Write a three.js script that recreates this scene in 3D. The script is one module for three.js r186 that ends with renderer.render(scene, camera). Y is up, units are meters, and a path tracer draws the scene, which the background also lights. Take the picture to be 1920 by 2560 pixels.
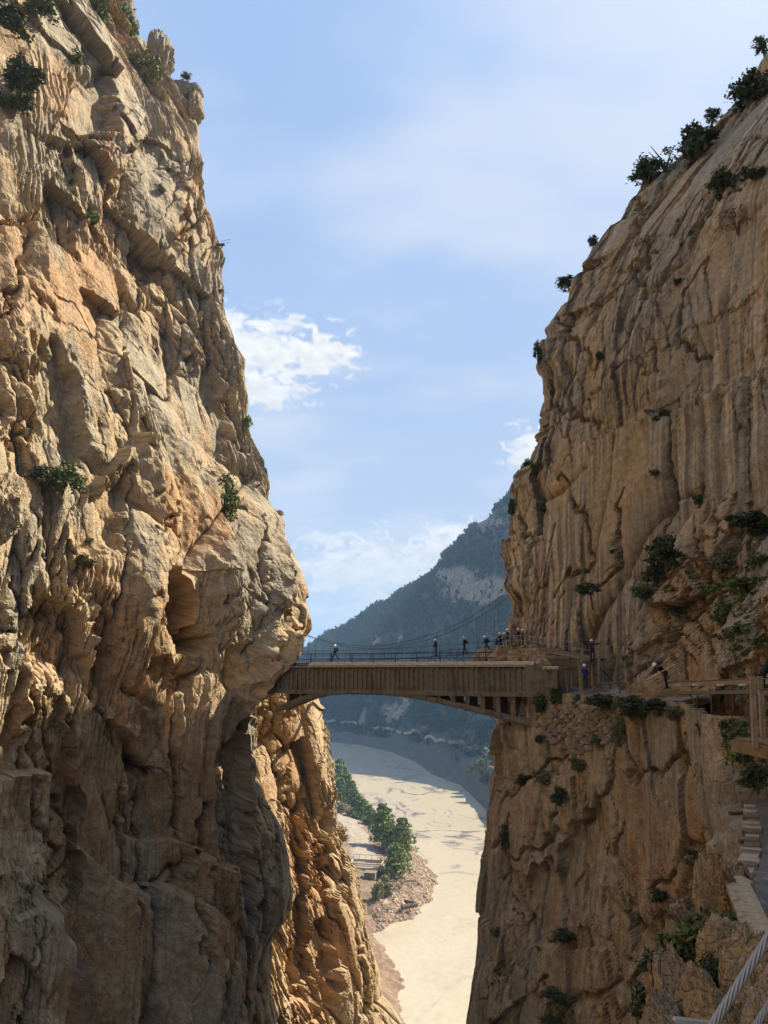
import * as THREE from 'three';
import { mergeGeometries } from 'three/addons/utils/BufferGeometryUtils.js';
import { MarchingCubes } from 'three/addons/objects/MarchingCubes.js';
import { RoundedBoxGeometry } from 'three/addons/geometries/RoundedBoxGeometry.js';
import { createNoise2D, createNoise3D } from 'simplex-noise';

// ---------------------------------------------------------------- camera, sky, sun, exposure
const scene = new THREE.Scene();
const EYE = 60;                                   // the river lies at y = 0, the eye 60 m above it
const F = 1934, PITCH = Math.atan(400 / F);       // focal length in photograph pixels; the lens looks a little up
const camera = new THREE.PerspectiveCamera(2 * Math.atan(1280 / F) * 180 / Math.PI, 0.75, 0.1, 20000);
camera.position.set(0, EYE, 0);
camera.rotation.set(PITCH, 0, 0);
const renderer = new THREE.WebGLRenderer({ antialias: true });
renderer.toneMapping = THREE.LinearToneMapping;
renderer.toneMappingExposure = 2.4;
renderer.shadowMap.enabled = true;

const SUN = new THREE.Vector3(0.9, 1.02, -0.38).normalize();
const sun = new THREE.DirectionalLight(new THREE.Color().setRGB(1, 0.9, 0.735), 5);
sun.position.copy(SUN).multiplyScalar(300).add(new THREE.Vector3(0, 60, -80));
sun.target.position.set(0, 60, -80);
sun.castShadow = true;
sun.shadow.mapSize.set(4096, 4096);
Object.assign(sun.shadow.camera, { left: -200, right: 200, top: 200, bottom: -200, near: 1, far: 900 });
scene.add(sun, sun.target);

// seeded numbers and noise
function rng(seed) { let a = seed >>> 0; return () => { a = (a + 0x6D2B79F5) >>> 0; let t = a; t = Math.imul(t ^ (t >>> 15), t | 1); t ^= t + Math.imul(t ^ (t >>> 7), t | 61); return ((t ^ (t >>> 14)) >>> 0) / 4294967296; }; }
const n2 = createNoise2D(rng(11)), n3 = createNoise3D(rng(12));
const clamp = (x, a = 0, b = 1) => x < a ? a : x > b ? b : x;
const mix = (a, b, t) => a + (b - a) * t;
const sstep = (a, b, x) => { const t = clamp((x - a) / (b - a)); return t * t * (3 - 2 * t); };
function fbm(x, y, o = 4) { let v = 0, a = 0.5; for (let i = 0; i < o; i++) { v += a * n2(x + i * 17.3, y - i * 9.1); x *= 2.03; y *= 2.03; a *= 0.5; } return v; }
const lerpTable = (t, x, k = 1) => {              // rows [x, ...values] in rising x
  if (x <= t[0][0]) return t[0][k];
  for (let i = 1; i < t.length; i++) if (x <= t[i][0]) { const f = (x - t[i - 1][0]) / (t[i][0] - t[i - 1][0]); return mix(t[i - 1][k], t[i][k], f); }
  return t[t.length - 1][k];
};
// a point of the place seen in the direction (px, py) of the photograph at a given distance ahead, or on a level plane
const cP = Math.cos(PITCH), sP = Math.sin(PITCH);
const dirOf = (px, py) => { const x = (px - 960) / F, y = (1280 - py) / F; return [x, y * cP + sP, y * sP - cP]; };
const at = (px, py, depth) => { const d = dirOf(px, py), t = depth / -d[2]; return new THREE.Vector3(d[0] * t, EYE + d[1] * t, -depth); };
const onLevel = (px, py, y) => { const d = dirOf(px, py), t = (y - EYE) / d[1]; return new THREE.Vector3(d[0] * t, y, d[2] * t); };
const pixOf = (p) => { const x = p.x, y = p.y - EYE, z = p.z, f = -(z * cP) + y * sP, u = y * cP + z * sP; return [960 + F * x / f, 1280 - F * u / f]; };

// ---------------------------------------------------------------- the sky: air, a bright veil towards the sun, a few clouds
{
  const W = 4096, H = 2048, E = renderer.toneMappingExposure, data = new Float32Array(W * H * 4);
  const px2ang = (px, py) => { const d = dirOf(px, py), l = Math.hypot(...d); return [Math.atan2(d[0], -d[2]), Math.asin(d[1] / l)]; };
  const cumuli = [[650, 880, 230, 100, 1.0], [800, 895, 120, 70, .95], [660, 975, 140, 70, .9], [1330, 1135, 80, 80, .95], [960, 1430, 300, 100, .9], [1160, 1370, 170, 75, 1], [800, 1352, 80, 28, .6], [860, 1540, 260, 60, .5]]
    .map(([px, py, rx, ry, k]) => { const [a, e] = px2ang(px, py); return [a, e, rx / F, ry / F, k]; });
  const N = renderer.toneMappingExposure;
  for (let j = 0; j < H; j++) {
    const el = ((j + 0.5) / H - 0.5) * Math.PI, ce = Math.cos(el), se = Math.sin(el), up = Math.max(0, se);
    for (let i = 0; i < W; i++) {
      const o = (j * W + i) * 4;
      const th = ((i + 0.5) / W - 0.5) * 2 * Math.PI, x = ce * Math.cos(th), z = ce * Math.sin(th), az = Math.atan2(x, -z);
      const mu = x * SUN.x + se * SUN.y + z * SUN.z;
      const hz = Math.exp(-up * 2.9);
      let r = mix(0.31, 0.76, hz), g = mix(0.495, 0.83, hz), b = mix(0.88, 0.92, hz);
      const glow = Math.pow(Math.max(0, mu), 7) * 0.75 + Math.pow(Math.max(0, mu), 40) * 1.2;
      r += glow * 0.95; g += glow * 0.9; b += glow * 0.62;
      if (el > -0.02) {
        // thin veil, streaky
        const q = 1 / (up + 0.25), vx = x * q, vz = z * q;
        const veil = sstep(-0.1, 0.75, fbm(vx * 1.1 + 3.1, vz * 1.7 + 0.4, 4) + 0.14 + 0.75 * (mu - 0.52)) * 0.52;
        r = mix(r, 0.86, veil); g = mix(g, 0.90, veil); b = mix(b, 0.97, veil);
        for (const [ca, cz, rx, ry, k] of cumuli) {
          const dx = (az - ca) / rx, dy = (el - cz) / ry;
          if (Math.abs(dx) > 1.8 || dy > 2 || dy < -2) continue;
          const wx = az * 24, wy = el * 34;
          let s = 1 - Math.hypot(dx, dy < 0 ? dy * 1.25 : dy);
          s += 0.8 * fbm(wx + 0.35 * n2(wx * 1.7, wy * 1.7), wy, 6) + 0.04;
          const c = sstep(0.0, 0.62, s) * k;
          const lit = 0.90 + 0.12 * clamp(dy * 0.5 + 0.5) + 0.16 * fbm(wx * 1.3 + 9, wy * 1.3 + 1.2, 4);
          r = mix(r, lit, c); g = mix(g, lit * 1.0, c); b = mix(b, lit * 1.01, c);
        }
      }
      data[o] = r / N; data[o + 1] = g / N; data[o + 2] = b / N; data[o + 3] = 1;
    }
  }
  const sky = new THREE.DataTexture(data, W, H, THREE.RGBAFormat, THREE.FloatType);
  sky.mapping = THREE.EquirectangularReflectionMapping; sky.magFilter = THREE.LinearFilter; sky.needsUpdate = true;
  scene.background = sky; scene.environment = sky;
}
scene.fog = new THREE.FogExp2(new THREE.Color().setRGB(0.4, 0.66, 1.0), 0.00026);

// ---------------------------------------------------------------- naming
const taken = {};
function numbered(name) { const k = taken[name] = (taken[name] ?? -1) + 1; return k ? `${name}_${String(k).padStart(3, '0')}` : name; }
function shadows(o) { o.traverse((m) => { if (m.isMesh) { m.castShadow = true; m.receiveShadow = true; } }); return o; }
function part(name, geo, mat, parent) { const m = new THREE.Mesh(geo, mat); m.name = name; m.castShadow = m.receiveShadow = true; parent.add(m); return m; }
function thing(name, label, category, pos = [0, 0, 0], turn = 0, group) {
  const o = new THREE.Group(); o.name = numbered(name); o.position.set(...pos); o.rotation.y = turn;
  o.userData = { label, category }; if (group) o.userData.group = group; scene.add(o); return o;
}
function setting(name, geo, mat, label, category) { const m = part(numbered(name), geo, mat, scene); m.userData = { kind: 'structure', label, category }; return m; }
let gapOut = 0;
// ---------------------------------------------------------------- materials
function tile(size, fn, srgb, ch = 4) {
  const d = new Uint8Array(size * size * 4);
  for (let j = 0; j < size; j++) for (let i = 0; i < size; i++) { const c = fn(i / size, j / size), o = (j * size + i) * 4; for (let k = 0; k < 3; k++) d[o + k] = clamp(Array.isArray(c) ? c[k] : c) * 255; d[o + 3] = 255; }
  const t = new THREE.DataTexture(d, size, size); t.wrapS = t.wrapT = THREE.RepeatWrapping; t.magFilter = THREE.LinearFilter; t.minFilter = THREE.LinearMipmapLinearFilter; t.generateMipmaps = true;
  if (srgb) t.colorSpace = THREE.SRGBColorSpace; t.needsUpdate = true; return t;
}
// noise that wraps, so that tiles join
function pn(u, v, f, k = 0) {
  const n = Math.round(f), x = u * n, y = v * n, ix = Math.floor(x), iy = Math.floor(y), fx = x - ix, fy = y - iy;
  const gr = (i, j) => { const a = h2(((ix + i) % n + n) % n, ((iy + j) % n + n) % n, 900 + k * 7 + n) * 6.2832; return Math.cos(a) * (fx - i) + Math.sin(a) * (fy - j); };
  const sx = fx * fx * fx * (fx * (fx * 6 - 15) + 10), sy = fy * fy * fy * (fy * (fy * 6 - 15) + 10);
  return 1.5 * mix(mix(gr(0, 0), gr(1, 0), sx), mix(gr(0, 1), gr(1, 1), sx), sy);
}
const pf = (u, v, f, o, k = 0) => { let s = 0, a = 0.5; for (let i = 0; i < o; i++) { s += a * pn(u, v, f, k + i); f *= 2; a *= 0.55; } return s; };
const grainMap = tile(1024, (u, v) => { const g = 0.86 + 0.16 * pf(u, v, 9, 6) + 0.06 * pn(u, v, 160, 9); const pit = sstep(0.5, 0.75, pn(u, v, 46, 4)); return Math.pow(clamp(g - 0.16 * pit), 1 / 1.0); }, true);
const grainBump = tile(1024, (u, v) => {           // broken faces of two sizes, joints, pits, grit
  const wu = u + 0.012 * pn(u, v, 9, 31), wv = v + 0.012 * pn(u, v, 9, 32);
  let h = 0.5 + 0.16 * slabs(wu * 9, wv * 9, 700, 0.9, 0.9, 9); h -= 0.12 * Math.exp(-gapOut / 0.06);
  h += 0.1 * slabs(wu * 24, wv * 24, 720, 0.9, 0.9, 24); h -= 0.06 * Math.exp(-gapOut / 0.08);
  return clamp(h + 0.14 * pf(u, v, 14, 6, 2) - 0.12 * sstep(0.5, 0.72, pn(u, v, 40, 4)));
}, false);
const rockMat = new THREE.MeshStandardMaterial({ vertexColors: true, map: grainMap, bumpMap: grainBump, bumpScale: 0.3, roughness: 0.95, flatShading: true });

// ---------------------------------------------------------------- rock: blocks, steps, cracks
function h2(i, j, k) { let n = Math.imul(i, 374761393) ^ Math.imul(j, 668265263) ^ Math.imul(k, 2246822519); n = Math.imul(n ^ (n >>> 13), 1274126177); n ^= n >>> 16; return (n >>> 0) / 4294967296; }

function blocks(x, y, seed, k, tilt, off, R = 1, turn = 0) {       // overlapping tilted slabs: the frontmost of nine neighbours; gapOut is small along the joints
  const ix = Math.floor(x), iy = Math.floor(y); let a = -9, b = -9;
  for (let j = -R; j <= R; j++) for (let i = -R; i <= R; i++) {
    const X = ix + i, Y = iy + j;
    const dx = x - X - 0.1 - 0.8 * h2(X, Y, seed), dy = y - Y - 0.1 - 0.8 * h2(X, Y, seed + 1);
    const v = off * h2(X, Y, seed + 2) + tilt * (dx * (h2(X, Y, seed + 3) - 0.5) + dy * (h2(X, Y, seed + 4) - 0.5)) * 2 - k * (dx * dx + dy * dy) - turn * dx;
    if (v > a) { b = a; a = v; } else if (v > b) b = v;
  }
  gapOut = a - b; return a;
}
function slabs(x, y, seed, tilt, off, wrap = 0) {  // jointed rock: each cell one flat, tilted face; gapOut is the distance to the joint
  const ix = Math.floor(x), iy = Math.floor(y); let a = 9, b = 9, v = 0;
  for (let j = -1; j < 2; j++) for (let i = -1; i < 2; i++) {
    let X = ix + i, Y = iy + j; const ox = X, oy = Y; if (wrap) { X = ((X % wrap) + wrap) % wrap; Y = ((Y % wrap) + wrap) % wrap; }
    const dx = x - ox - h2(X, Y, seed), dy = y - oy - h2(X, Y, seed + 1), q = dx * dx + dy * dy;
    if (q < a) { b = a; a = q; v = off * (h2(X, Y, seed + 2) - 0.5) + tilt * (dx * (h2(X, Y, seed + 3) - 0.5) + dy * (h2(X, Y, seed + 4) - 0.5)) * 2; } else if (q < b) b = q;
  }
  gapOut = Math.sqrt(b) - Math.sqrt(a); return v;
}
function segDist(x, y, p) {                       // distance to a polyline and the side of it (+ to the right of its direction)
  let best = 1e9, side = 0, along = 0, L = 0;
  for (let i = 1; i < p.length; i++) {
    const ax = p[i - 1][0], ay = p[i - 1][1], bx = p[i][0] - ax, by = p[i][1] - ay, l2 = bx * bx + by * by;
    const t = clamp(((x - ax) * bx + (y - ay) * by) / l2), dx = x - ax - bx * t, dy = y - ay - by * t, d = Math.hypot(dx, dy);
    if (d < best) { best = d; side = bx * (y - ay) - by * (x - ax) < 0 ? 1 : -1; along = L + t * Math.sqrt(l2); }
    L += Math.sqrt(l2);
  }
  return [best, side, along / L];
}
function polyDist(x, y, p) {                      // signed distance to a closed outline, negative inside
  let best = 1e9, inside = false;
  for (let i = 0, j = p.length - 1; i < p.length; j = i++) {
    const ax = p[j][0], ay = p[j][1], bx = p[i][0] - ax, by = p[i][1] - ay;
    const t = clamp(((x - ax) * bx + (y - ay) * by) / (bx * bx + by * by)); best = Math.min(best, Math.hypot(x - ax - bx * t, y - ay - by * t));
    if ((p[i][1] > y) !== (p[j][1] > y) && x < (p[j][0] - p[i][0]) * (y - p[i][1]) / (p[j][1] - p[i][1]) + p[i][0]) inside = !inside;
  }
  return inside ? -best : best;
}
// A rock wall. `edge`: the line where it turns out of sight, as points of the place, from the foot up. `plan`: offsets [x, z] from that line along which the wall runs,
// s metres of it; behind the edge (s < 0) it turns away along `back`. Relief is added across the wall.
class Wall {
  constructor({ edge, plan, back, flip = 1, lean = null, near = [0.5, 11], face = [0, 0], jag = 0 }) {
    this.edge = edge.map((p) => [p.y, p.x, p.z]).sort((a, b) => a[0] - b[0]);
    this.plan = [[0, 0, 0]]; let L = 0;
    for (let i = 0; i < plan.length; i++) { const q = this.plan[i]; L += Math.hypot(plan[i][0] - q[1], plan[i][1] - q[2]); this.plan.push([L, plan[i][0], plan[i][1]]); }
    this.back = back; this.flip = flip; this.lean = lean; this.features = [];
    // away from its edge the wall keeps only the broad shape of that line
    const lo = this.edge[0][0], hi = this.edge[this.edge.length - 1][0]; this.broad = [];
    for (let h = lo; h <= hi; h += 1) { let w = 0, x = 0, z = 0; for (let k = -24; k <= 24; k += 2) { const q = Math.exp(-k * k / 200); w += q; const hh = h + k; const c = hh < lo ? lo : hh > hi ? hi : hh; x += q * lerpTable(this.edge, c, 1); z += q * lerpTable(this.edge, c, 2); } this.broad.push([h, x / w, z / w]); }
    this.fine = []; for (let q = 0; q <= L; q += 2) this.fine.push([q, lerpTable(this.plan, q, 1), lerpTable(this.plan, q, 2)]);
    this.face = face; this.jag = jag; this.near = near; this.lo = lo; this.cache = new Map();
  }
  ends(h) { let v = this.cache.get(h); if (!v) { const b = this.broad, f = clamp(h - this.lo, 1, b.length - 2), i = Math.round(f), t = f - i + 0.5, w0 = 0.5 * (1 - t) * (1 - t), w2 = 0.5 * t * t, w1 = 1 - w0 - w2; const jog = this.jag ? this.jag * (slabs(h / 3.1, 0.4, 77, 1.2, 1) + 0.5 * slabs(h / 1.1, 0.7, 88, 1.2, 1)) : 0; v = [lerpTable(this.edge, h, 1) + jog, lerpTable(this.edge, h, 2), w0 * b[i - 1][1] + w1 * b[i][1] + w2 * b[i + 1][1], w0 * b[i - 1][2] + w1 * b[i][2] + w2 * b[i + 1][2]]; if (this.cache.size > 4000) this.cache.clear(); this.cache.set(h, v); } return v; }
  edgeAt(h, s = 0) { const e = this.ends(h), k = sstep(this.near[0], this.near[1], Math.abs(s)); return [mix(e[0], e[2], k), mix(e[1], e[3], k)]; }
  off(s) {
    const r = 1.1, sp = s > 12 ? s : r * Math.log1p(Math.exp(s / r)), sn = sp - s;
    let x = lerpTable(this.plan, sp, 1), z = lerpTable(this.plan, sp, 2);
    return [x + this.back[0] * sn, z + this.back[1] * sn];
  }
  normal(s) { const e = 1.2, a = this.off(s - e), b = this.off(s + e); let x = -(b[1] - a[1]) * this.flip, z = (b[0] - a[0]) * this.flip; let l = Math.hypot(x, z); x = x / l + this.face[0]; z = z / l + this.face[1]; l = Math.hypot(x, z); return [x / l, z / l]; }
  base(s, h) { const c = this.edgeAt(h, s), o = this.off(s), k = this.lean ? this.lean(s, h) : [0, 0]; return [c[0] + o[0] + k[0], h, c[1] + o[1] + k[1]]; }
  hit(px, py) {                                   // (s, h) where the line of sight meets the wall before its relief is added
    let best = null, bd = 1e9;
    for (let d = 4; d < 150; d += 0.5) {
      const p = at(px, py, d);
      for (let i = 1; i < this.fine.length; i++) {
        const c = this.edgeAt(p.y, (this.fine[i - 1][0] + this.fine[i][0]) / 2);
        const a = this.fine[i - 1], b = this.fine[i], lx = this.lean ? this.lean((a[0] + b[0]) / 2, p.y) : [0, 0], ax = c[0] + a[1] + lx[0], az = c[1] + a[2] + lx[1], bx = b[1] - a[1], bz = b[2] - a[2], l2 = bx * bx + bz * bz;
        const t = clamp(((p.x - ax) * bx + (p.z - az) * bz) / l2), q = Math.hypot(p.x - ax - bx * t, p.z - az - bz * t);
        if (q < bd - 0.02) { bd = q; best = [mix(a[0], b[0], t), p.y]; }
      }
    }
    return best;
  }
  on(list) { return list.map(([px, py]) => this.hit(px, py)); }
  add(kind, list, o) {
    const p = this.on(list); let x0 = 1e9, x1 = -1e9, y0 = 1e9, y1 = -1e9;
    for (const [x, y] of p) { x0 = Math.min(x0, x); x1 = Math.max(x1, x); y0 = Math.min(y0, y); y1 = Math.max(y1, y); }
    const m = o.reach ?? 6; this.features.push({ kind, p, ...o, box: [x0 - m, x1 + m, y0 - m, y1 + m] });
  }
  relief(s, h) {                                  // [offset, smoothness 0..1] of the drawn features
    const ws = s + 0.5 * n2(s * 0.45, h * 0.45) + 0.09 * n2(s * 1.9 + 5, h * 1.9), wh = h + 0.5 * n2(s * 0.45 + 40, h * 0.45) + 0.09 * n2(s * 1.9, h * 1.9 + 9);
    let d = 0, smooth = 0, open = 1;
    for (const f of this.features) {
      const b = f.box; if (ws < b[0] || ws > b[1] || wh < b[2] || wh > b[3]) continue;
      if (f.kind === 'crack') { const [q, , t] = segDist(ws, wh, f.p); const w = f.w * (0.6 + 0.6 * Math.sin(Math.PI * clamp(t, 0.05, 0.95)) + 0.4 * n2(t * 9, f.p[0][0])); d -= f.d * Math.exp(-Math.pow(q / Math.max(0.05, w), 2)); }
      else if (f.kind === 'step') { const [q, side, t] = segDist(ws, wh, f.p); const e = Math.min(1, 8 * t, 8 * (1 - t)); if (side * f.side > 0) d -= f.d * e * Math.exp(-q / f.L) * (1 - Math.exp(-q / 0.18)); else d += 0.25 * f.d * e * Math.exp(-q / (f.L * 0.5)); }
      else if (f.kind === 'panel') { const q = polyDist(ws, wh, f.p), k = sstep(f.soft ?? 0.7, -(f.soft ?? 0.7), q); d -= f.d * k; smooth = Math.max(smooth, k * (f.smooth ?? 0.8)); }
      else if (f.kind === 'cave') { const q = polyDist(ws, wh, f.p), k = sstep(0.25, -1.1, q); d -= f.d * k; open = Math.min(open, 1 - 0.75 * (f.d > 3 ? sstep(3, -0.5, q) : k)); }
      else if (f.kind === 'bulge') { const [c] = f.p, e = Math.pow((ws - c[0]) / f.rs, 2) + Math.pow((wh - c[1]) / f.rh, 2); if (e < 1) d += f.d * (1 - e) * (1 - e); }
    }
    return [d, smooth, open];
  }
  plumb(s, h) { const a = this.ends(h), b = this.ends(60), t = this.off(12), l = Math.hypot(t[0], t[1]); return s + (t[0] * (a[2] - b[2]) + t[1] * (a[3] - b[3])) / l; }   // s counted along the wall from one upright line
  point(s, h) { const b = this.base(s, h), n = this.normal(s), d = this.disp(s, h); return new THREE.Vector3(b[0] + n[0] * d, h, b[2] + n[1] * d); }
  spot(px, py) { const [s, h] = this.hit(px, py); return this.point(s, h); }
  build(S, Hs, disp, color, uvScale = 5) {        // S, Hs: rising lists of stations
    this.disp = disp;
    const ns = S.length, nh = Hs.length, P = new Float32Array(ns * nh * 3), C = new Float32Array(ns * nh * 3), U = new Float32Array(ns * nh * 2), I = new Uint32Array((ns - 1) * (nh - 1) * 6);
    const N = S.map((s) => this.normal(s)), O = S.map((s) => this.off(s));
    for (let j = 0; j < nh; j++) {
      const h = Hs[j];
      for (let i = 0; i < ns; i++) {
        const s = S[i], c = this.edgeAt(h, s), d = disp(s, h), v = j * ns + i, l = this.lean ? this.lean(s, h) : [0, 0];
        P[v * 3] = c[0] + O[i][0] + l[0] + N[i][0] * d; P[v * 3 + 1] = h; P[v * 3 + 2] = c[1] + O[i][1] + l[1] + N[i][1] * d;
        const across = this.flip < 0 ? (P[v * 3 + 2] - P[v * 3]) * 0.8 : (P[v * 3] + P[v * 3 + 2]) * 0.8, k = color(across, h, s); C[v * 3] = k[0]; C[v * 3 + 1] = k[1]; C[v * 3 + 2] = k[2];
        U[v * 2] = across / uvScale; U[v * 2 + 1] = (h + 0.2 * d) / uvScale;
      }
    }
    let o = 0;
    for (let j = 0; j < nh - 1; j++) for (let i = 0; i < ns - 1; i++) {
      const a = j * ns + i, b = a + 1, c = a + ns, e = c + 1;
      if (this.flip > 0) { I[o++] = a; I[o++] = b; I[o++] = e; I[o++] = a; I[o++] = e; I[o++] = c; } else { I[o++] = a; I[o++] = e; I[o++] = b; I[o++] = a; I[o++] = c; I[o++] = e; }
    }
    const g = new THREE.BufferGeometry();
    g.setAttribute('position', new THREE.BufferAttribute(P, 3)); g.setAttribute('color', new THREE.BufferAttribute(C, 3)); g.setAttribute('uv', new THREE.BufferAttribute(U, 2));
    g.setIndex(new THREE.BufferAttribute(I, 1)); g.computeVertexNormals(); return g;
  }
}
const range = (a, b, step) => { const r = []; for (let x = a; x < b; x += typeof step === 'function' ? step(x) : step) r.push(x); r.push(b); return r; };
const pts = (list) => list.map(([px, py, d]) => at(px, py, d));
// relief shared by all walls: slabs of several sizes, water-worn flutes, small bumps
function roughness(s, h, seed, q) {
  const lean = n2(s * 0.015 + seed, h * 0.015) * (q.sway ?? 0.6) + (q.lean ?? 0);
  const x = s + lean * (h - 60) * 0.35 + 0.9 * n2(s * 0.07 + seed, h * 0.04), y = h + 1.6 * n2(s * 0.06 + 30, h * 0.05 + seed) + 0.5 * s * n2(s * 0.01, 5 + seed);
  const jx = 0.12 * n2(s * 0.9 + seed, h * 0.9), jy = 0.12 * n2(s * 0.9, h * 0.9 + 7);           // joints are not quite straight
  let d = 0;
  const [A, B, Cc, D] = q.amp, z = q.size;
  const tn = q.turn ?? 0;
  d += A * (blocks(x / (8 * z), y / (21 * z), seed, 0.18, 0.9, 0.9, 2, tn) - 0.5);
  d -= q.joint * 1.3 * Math.exp(-gapOut / 0.022);
  const broken = sstep(-0.1, 0.4, n2(s * 0.06 + 40 + seed, h * 0.04 + 2) + 0.4 * n2(s * 0.2, h * 0.12 + seed));
  d += B * (blocks((x + jx) / (3.3 * z), (y + jy) / (9.5 * z), seed + 20, 0.19, 1.0, 0.9, 2, tn) - 0.5);
  d -= q.joint * 0.85 * Math.exp(-gapOut / 0.03);
  d += Cc * (0.16 + 0.84 * broken) * slabs((x + jx) / (1.5 * z), (y + jy) / (3.6 * z), seed + 40, 1.1, 1);
  d -= q.joint * 0.42 * Math.exp(-gapOut / 0.06) * broken;
  const fine = 0.15 + 0.85 * broken * sstep(-0.3, 0.3, n2(s * 0.13 + 70 + seed, h * 0.08));
  d += D * fine * slabs((x + jx) / (0.6 * z), (y + jy) / (1.1 * z), seed + 60, 1.1, 1);
  d -= q.joint * 0.12 * fine * Math.exp(-gapOut / 0.1);
  const fl = sstep(0.1, 0.5, n2(s * 0.06 + 200 + seed, h * 0.03 + 3)) * q.flute;
  if (fl > 0) { const w = s + 0.35 * n2(s * 0.25, h * 0.15) + lean * (h - 60) * 0.12; d += fl * (0.4 - Math.abs(n2(w * 1.3, h * 0.04 + seed)) * 1.1 - 0.4 * Math.abs(n2(w * 2.9, h * 0.07 + 4))); }
  return d;
}

function meanRelief(seed, q, s0, s1, h0, h1) { let m = 0, n = 0; for (let s = s0; s < s1; s += 1.3) for (let h = h0; h < h1; h += 2.9) { m += roughness(s, h, seed, q); n++; } return m / n; }
// ---------------------------------------------------------------- the gorge walls
const mix3 = (a, b, t) => [mix(a[0], b[0], t), mix(a[1], b[1], t), mix(a[2], b[2], t)];
const spots = (wall, list) => list.map(([px, py, rpx, rpy, k]) => { const c = wall.hit(px, py), e = wall.hit(px + rpx, py), t = wall.hit(px, py - rpy); return [c[0], c[1], Math.max(0.5, Math.abs(e[0] - c[0])), Math.max(0.5, Math.abs(t[1] - c[1])), k]; });
const inSpots = (list, s, h) => { let v = 0; for (const [cs, ch, rs, rh, k] of list) { const e = Math.pow((s - cs) / rs, 2) + Math.pow((h - ch) / rh, 2); if (e < 2.2) v = Math.max(v, k * sstep(2.2, 0.2, e)); } return v; };
const C_TAN = [0.44, 0.33, 0.2], C_CREAM = [0.55, 0.44, 0.285], C_GREY = [0.33, 0.305, 0.245], C_SLATE = [0.2, 0.185, 0.155], C_ORANGE = [0.45, 0.275, 0.14], C_RUST = [0.33, 0.185, 0.105], C_STAIN = [0.14, 0.12, 0.095], C_MOSS = [0.13, 0.125, 0.06], C_LIME = [0.6, 0.5, 0.36];
function rockColor(s, h, seed, q, raw = s) {               // limestone: warm fresh stone, grey weathered skin, water stains that run down, lichen specks
  const drift = 0.8 * n2(s * 0.25 + seed, h * 0.1);
  const big = fbm(s * 0.045 + seed, h * 0.028, 4), mid = fbm(s * 0.22 + 50 + seed, h * 0.12, 4), fine = fbm(s * 1.3 + seed, h * 0.9, 3);
  const run = fbm(s * 0.9 + drift + seed, h * 0.035 + 5, 3), thin = fbm(s * 2.6 + drift, h * 0.06 + seed, 3);
  let c = mix3(C_TAN, C_CREAM, clamp(0.45 + 0.9 * mid + 0.6 * fine));
  c = mix3(c, C_ORANGE, sstep(0.1, 0.55, big * 0.9 + mid * 0.5 + q.orange + fine * 0.3) * 0.85);
  c = mix3(c, C_RUST, sstep(0.34, 0.6, mid + 0.35 * fine + q.rust) * 0.55);
  const skin = sstep(-0.12, 0.28, fbm(s * 0.07 + 9 + seed, h * 0.035 + 1, 4) + 0.5 * run + 0.25 * fine + q.grey);
  c = mix3(c, C_GREY, skin * 0.82);
  c = mix3(c, C_SLATE, sstep(0.16, 0.5, run * 0.9 + 0.4 * mid + 0.3 * thin + q.slate) * 0.75);
  c = mix3(c, C_CREAM, sstep(0.2, 0.42, thin + 0.3 * run - 0.1) * q.wash);
  c = mix3(c, C_STAIN, sstep(0.3, 0.55, thin * 0.9 - 0.4 * run + 0.2 * fine + q.stain) * 0.6);
  if (q.stripe) {                                 // curtains of old water marks, dark and pale, down the whole face
    const w = raw + 0.35 * n2(raw * 0.3, h * 0.04), k = q.stripe * sstep(-0.5, 0.15, n2(raw * 0.07 + 7, h * 0.035 + seed) + 0.35 * n2(raw * 0.3, h * 0.1));
    c = mix3(c, C_SLATE, sstep(-0.02, 0.24, fbm(w * 0.75, h * 0.018 + seed, 3)) * 0.72 * k);
    c = mix3(c, C_LIME, sstep(0.08, 0.22, fbm(w * 1.4 + 30, h * 0.02 + seed, 3)) * 0.85 * k);
    c = mix3(c, C_STAIN, sstep(0.12, 0.3, fbm(w * 1.7 + 60, h * 0.018 + seed, 3)) * 0.5 * k);
  }
  if (q.moss) c = mix3(c, C_MOSS, sstep(0.25, 0.6, fine + mid * 0.6 + q.moss) * 0.7);
  const v = 1 + 0.18 * fine + 0.1 * n2(s * 3.7, h * 3.7);
  return [c[0] * v * q.tint[0], c[1] * v * q.tint[1], c[2] * v * q.tint[2]];
}

// left wall, up to its nose over the bridge
const leftWall = new Wall({
  edge: pts([[352, -110, 97], [366, 0, 95], [374, 60, 95], [376, 100, 94.5], [388, 140, 94], [400, 180, 94], [436, 212, 93.5], [470, 240, 93.5], [500, 275, 93], [517, 330, 93], [528, 400, 92.5], [527, 440, 92.5], [535, 520, 92], [556, 600, 91.5], [560, 640, 91.5], [552, 700, 91], [560, 760, 91], [575, 830, 90.5], [610, 900, 90], [628, 990, 90], [625, 1030, 90],
    [640, 1090, 89.5], [665, 1140, 89], [690, 1200, 89], [705, 1255, 88.5], [745, 1310, 88], [748, 1360, 88], [775, 1440, 87.5], [790, 1540, 87], [788, 1572, 87], [765, 1608, 86.5], [738, 1640, 86], [716, 1668, 86], [690, 1690, 85.5], [665, 1720, 85], [640, 1770, 84.5], [628, 1830, 84.5], [632, 1930, 84], [668, 2000, 83.5], [695, 2060, 83], [710, 2140, 83], [722, 2210, 82.5], [716, 2265, 82.5], [690, 2300, 82], [668, 2340, 82], [672, 2450, 81], [690, 2560, 80], [705, 2800, 78]]),
  plan: [[-5, 10], [-9, 23], [-15, 39], [-24, 62], [-27, 95], [-22, 150]], back: [-0.8, -0.6], flip: -1, face: [0.45, 1.05],
});
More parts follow.
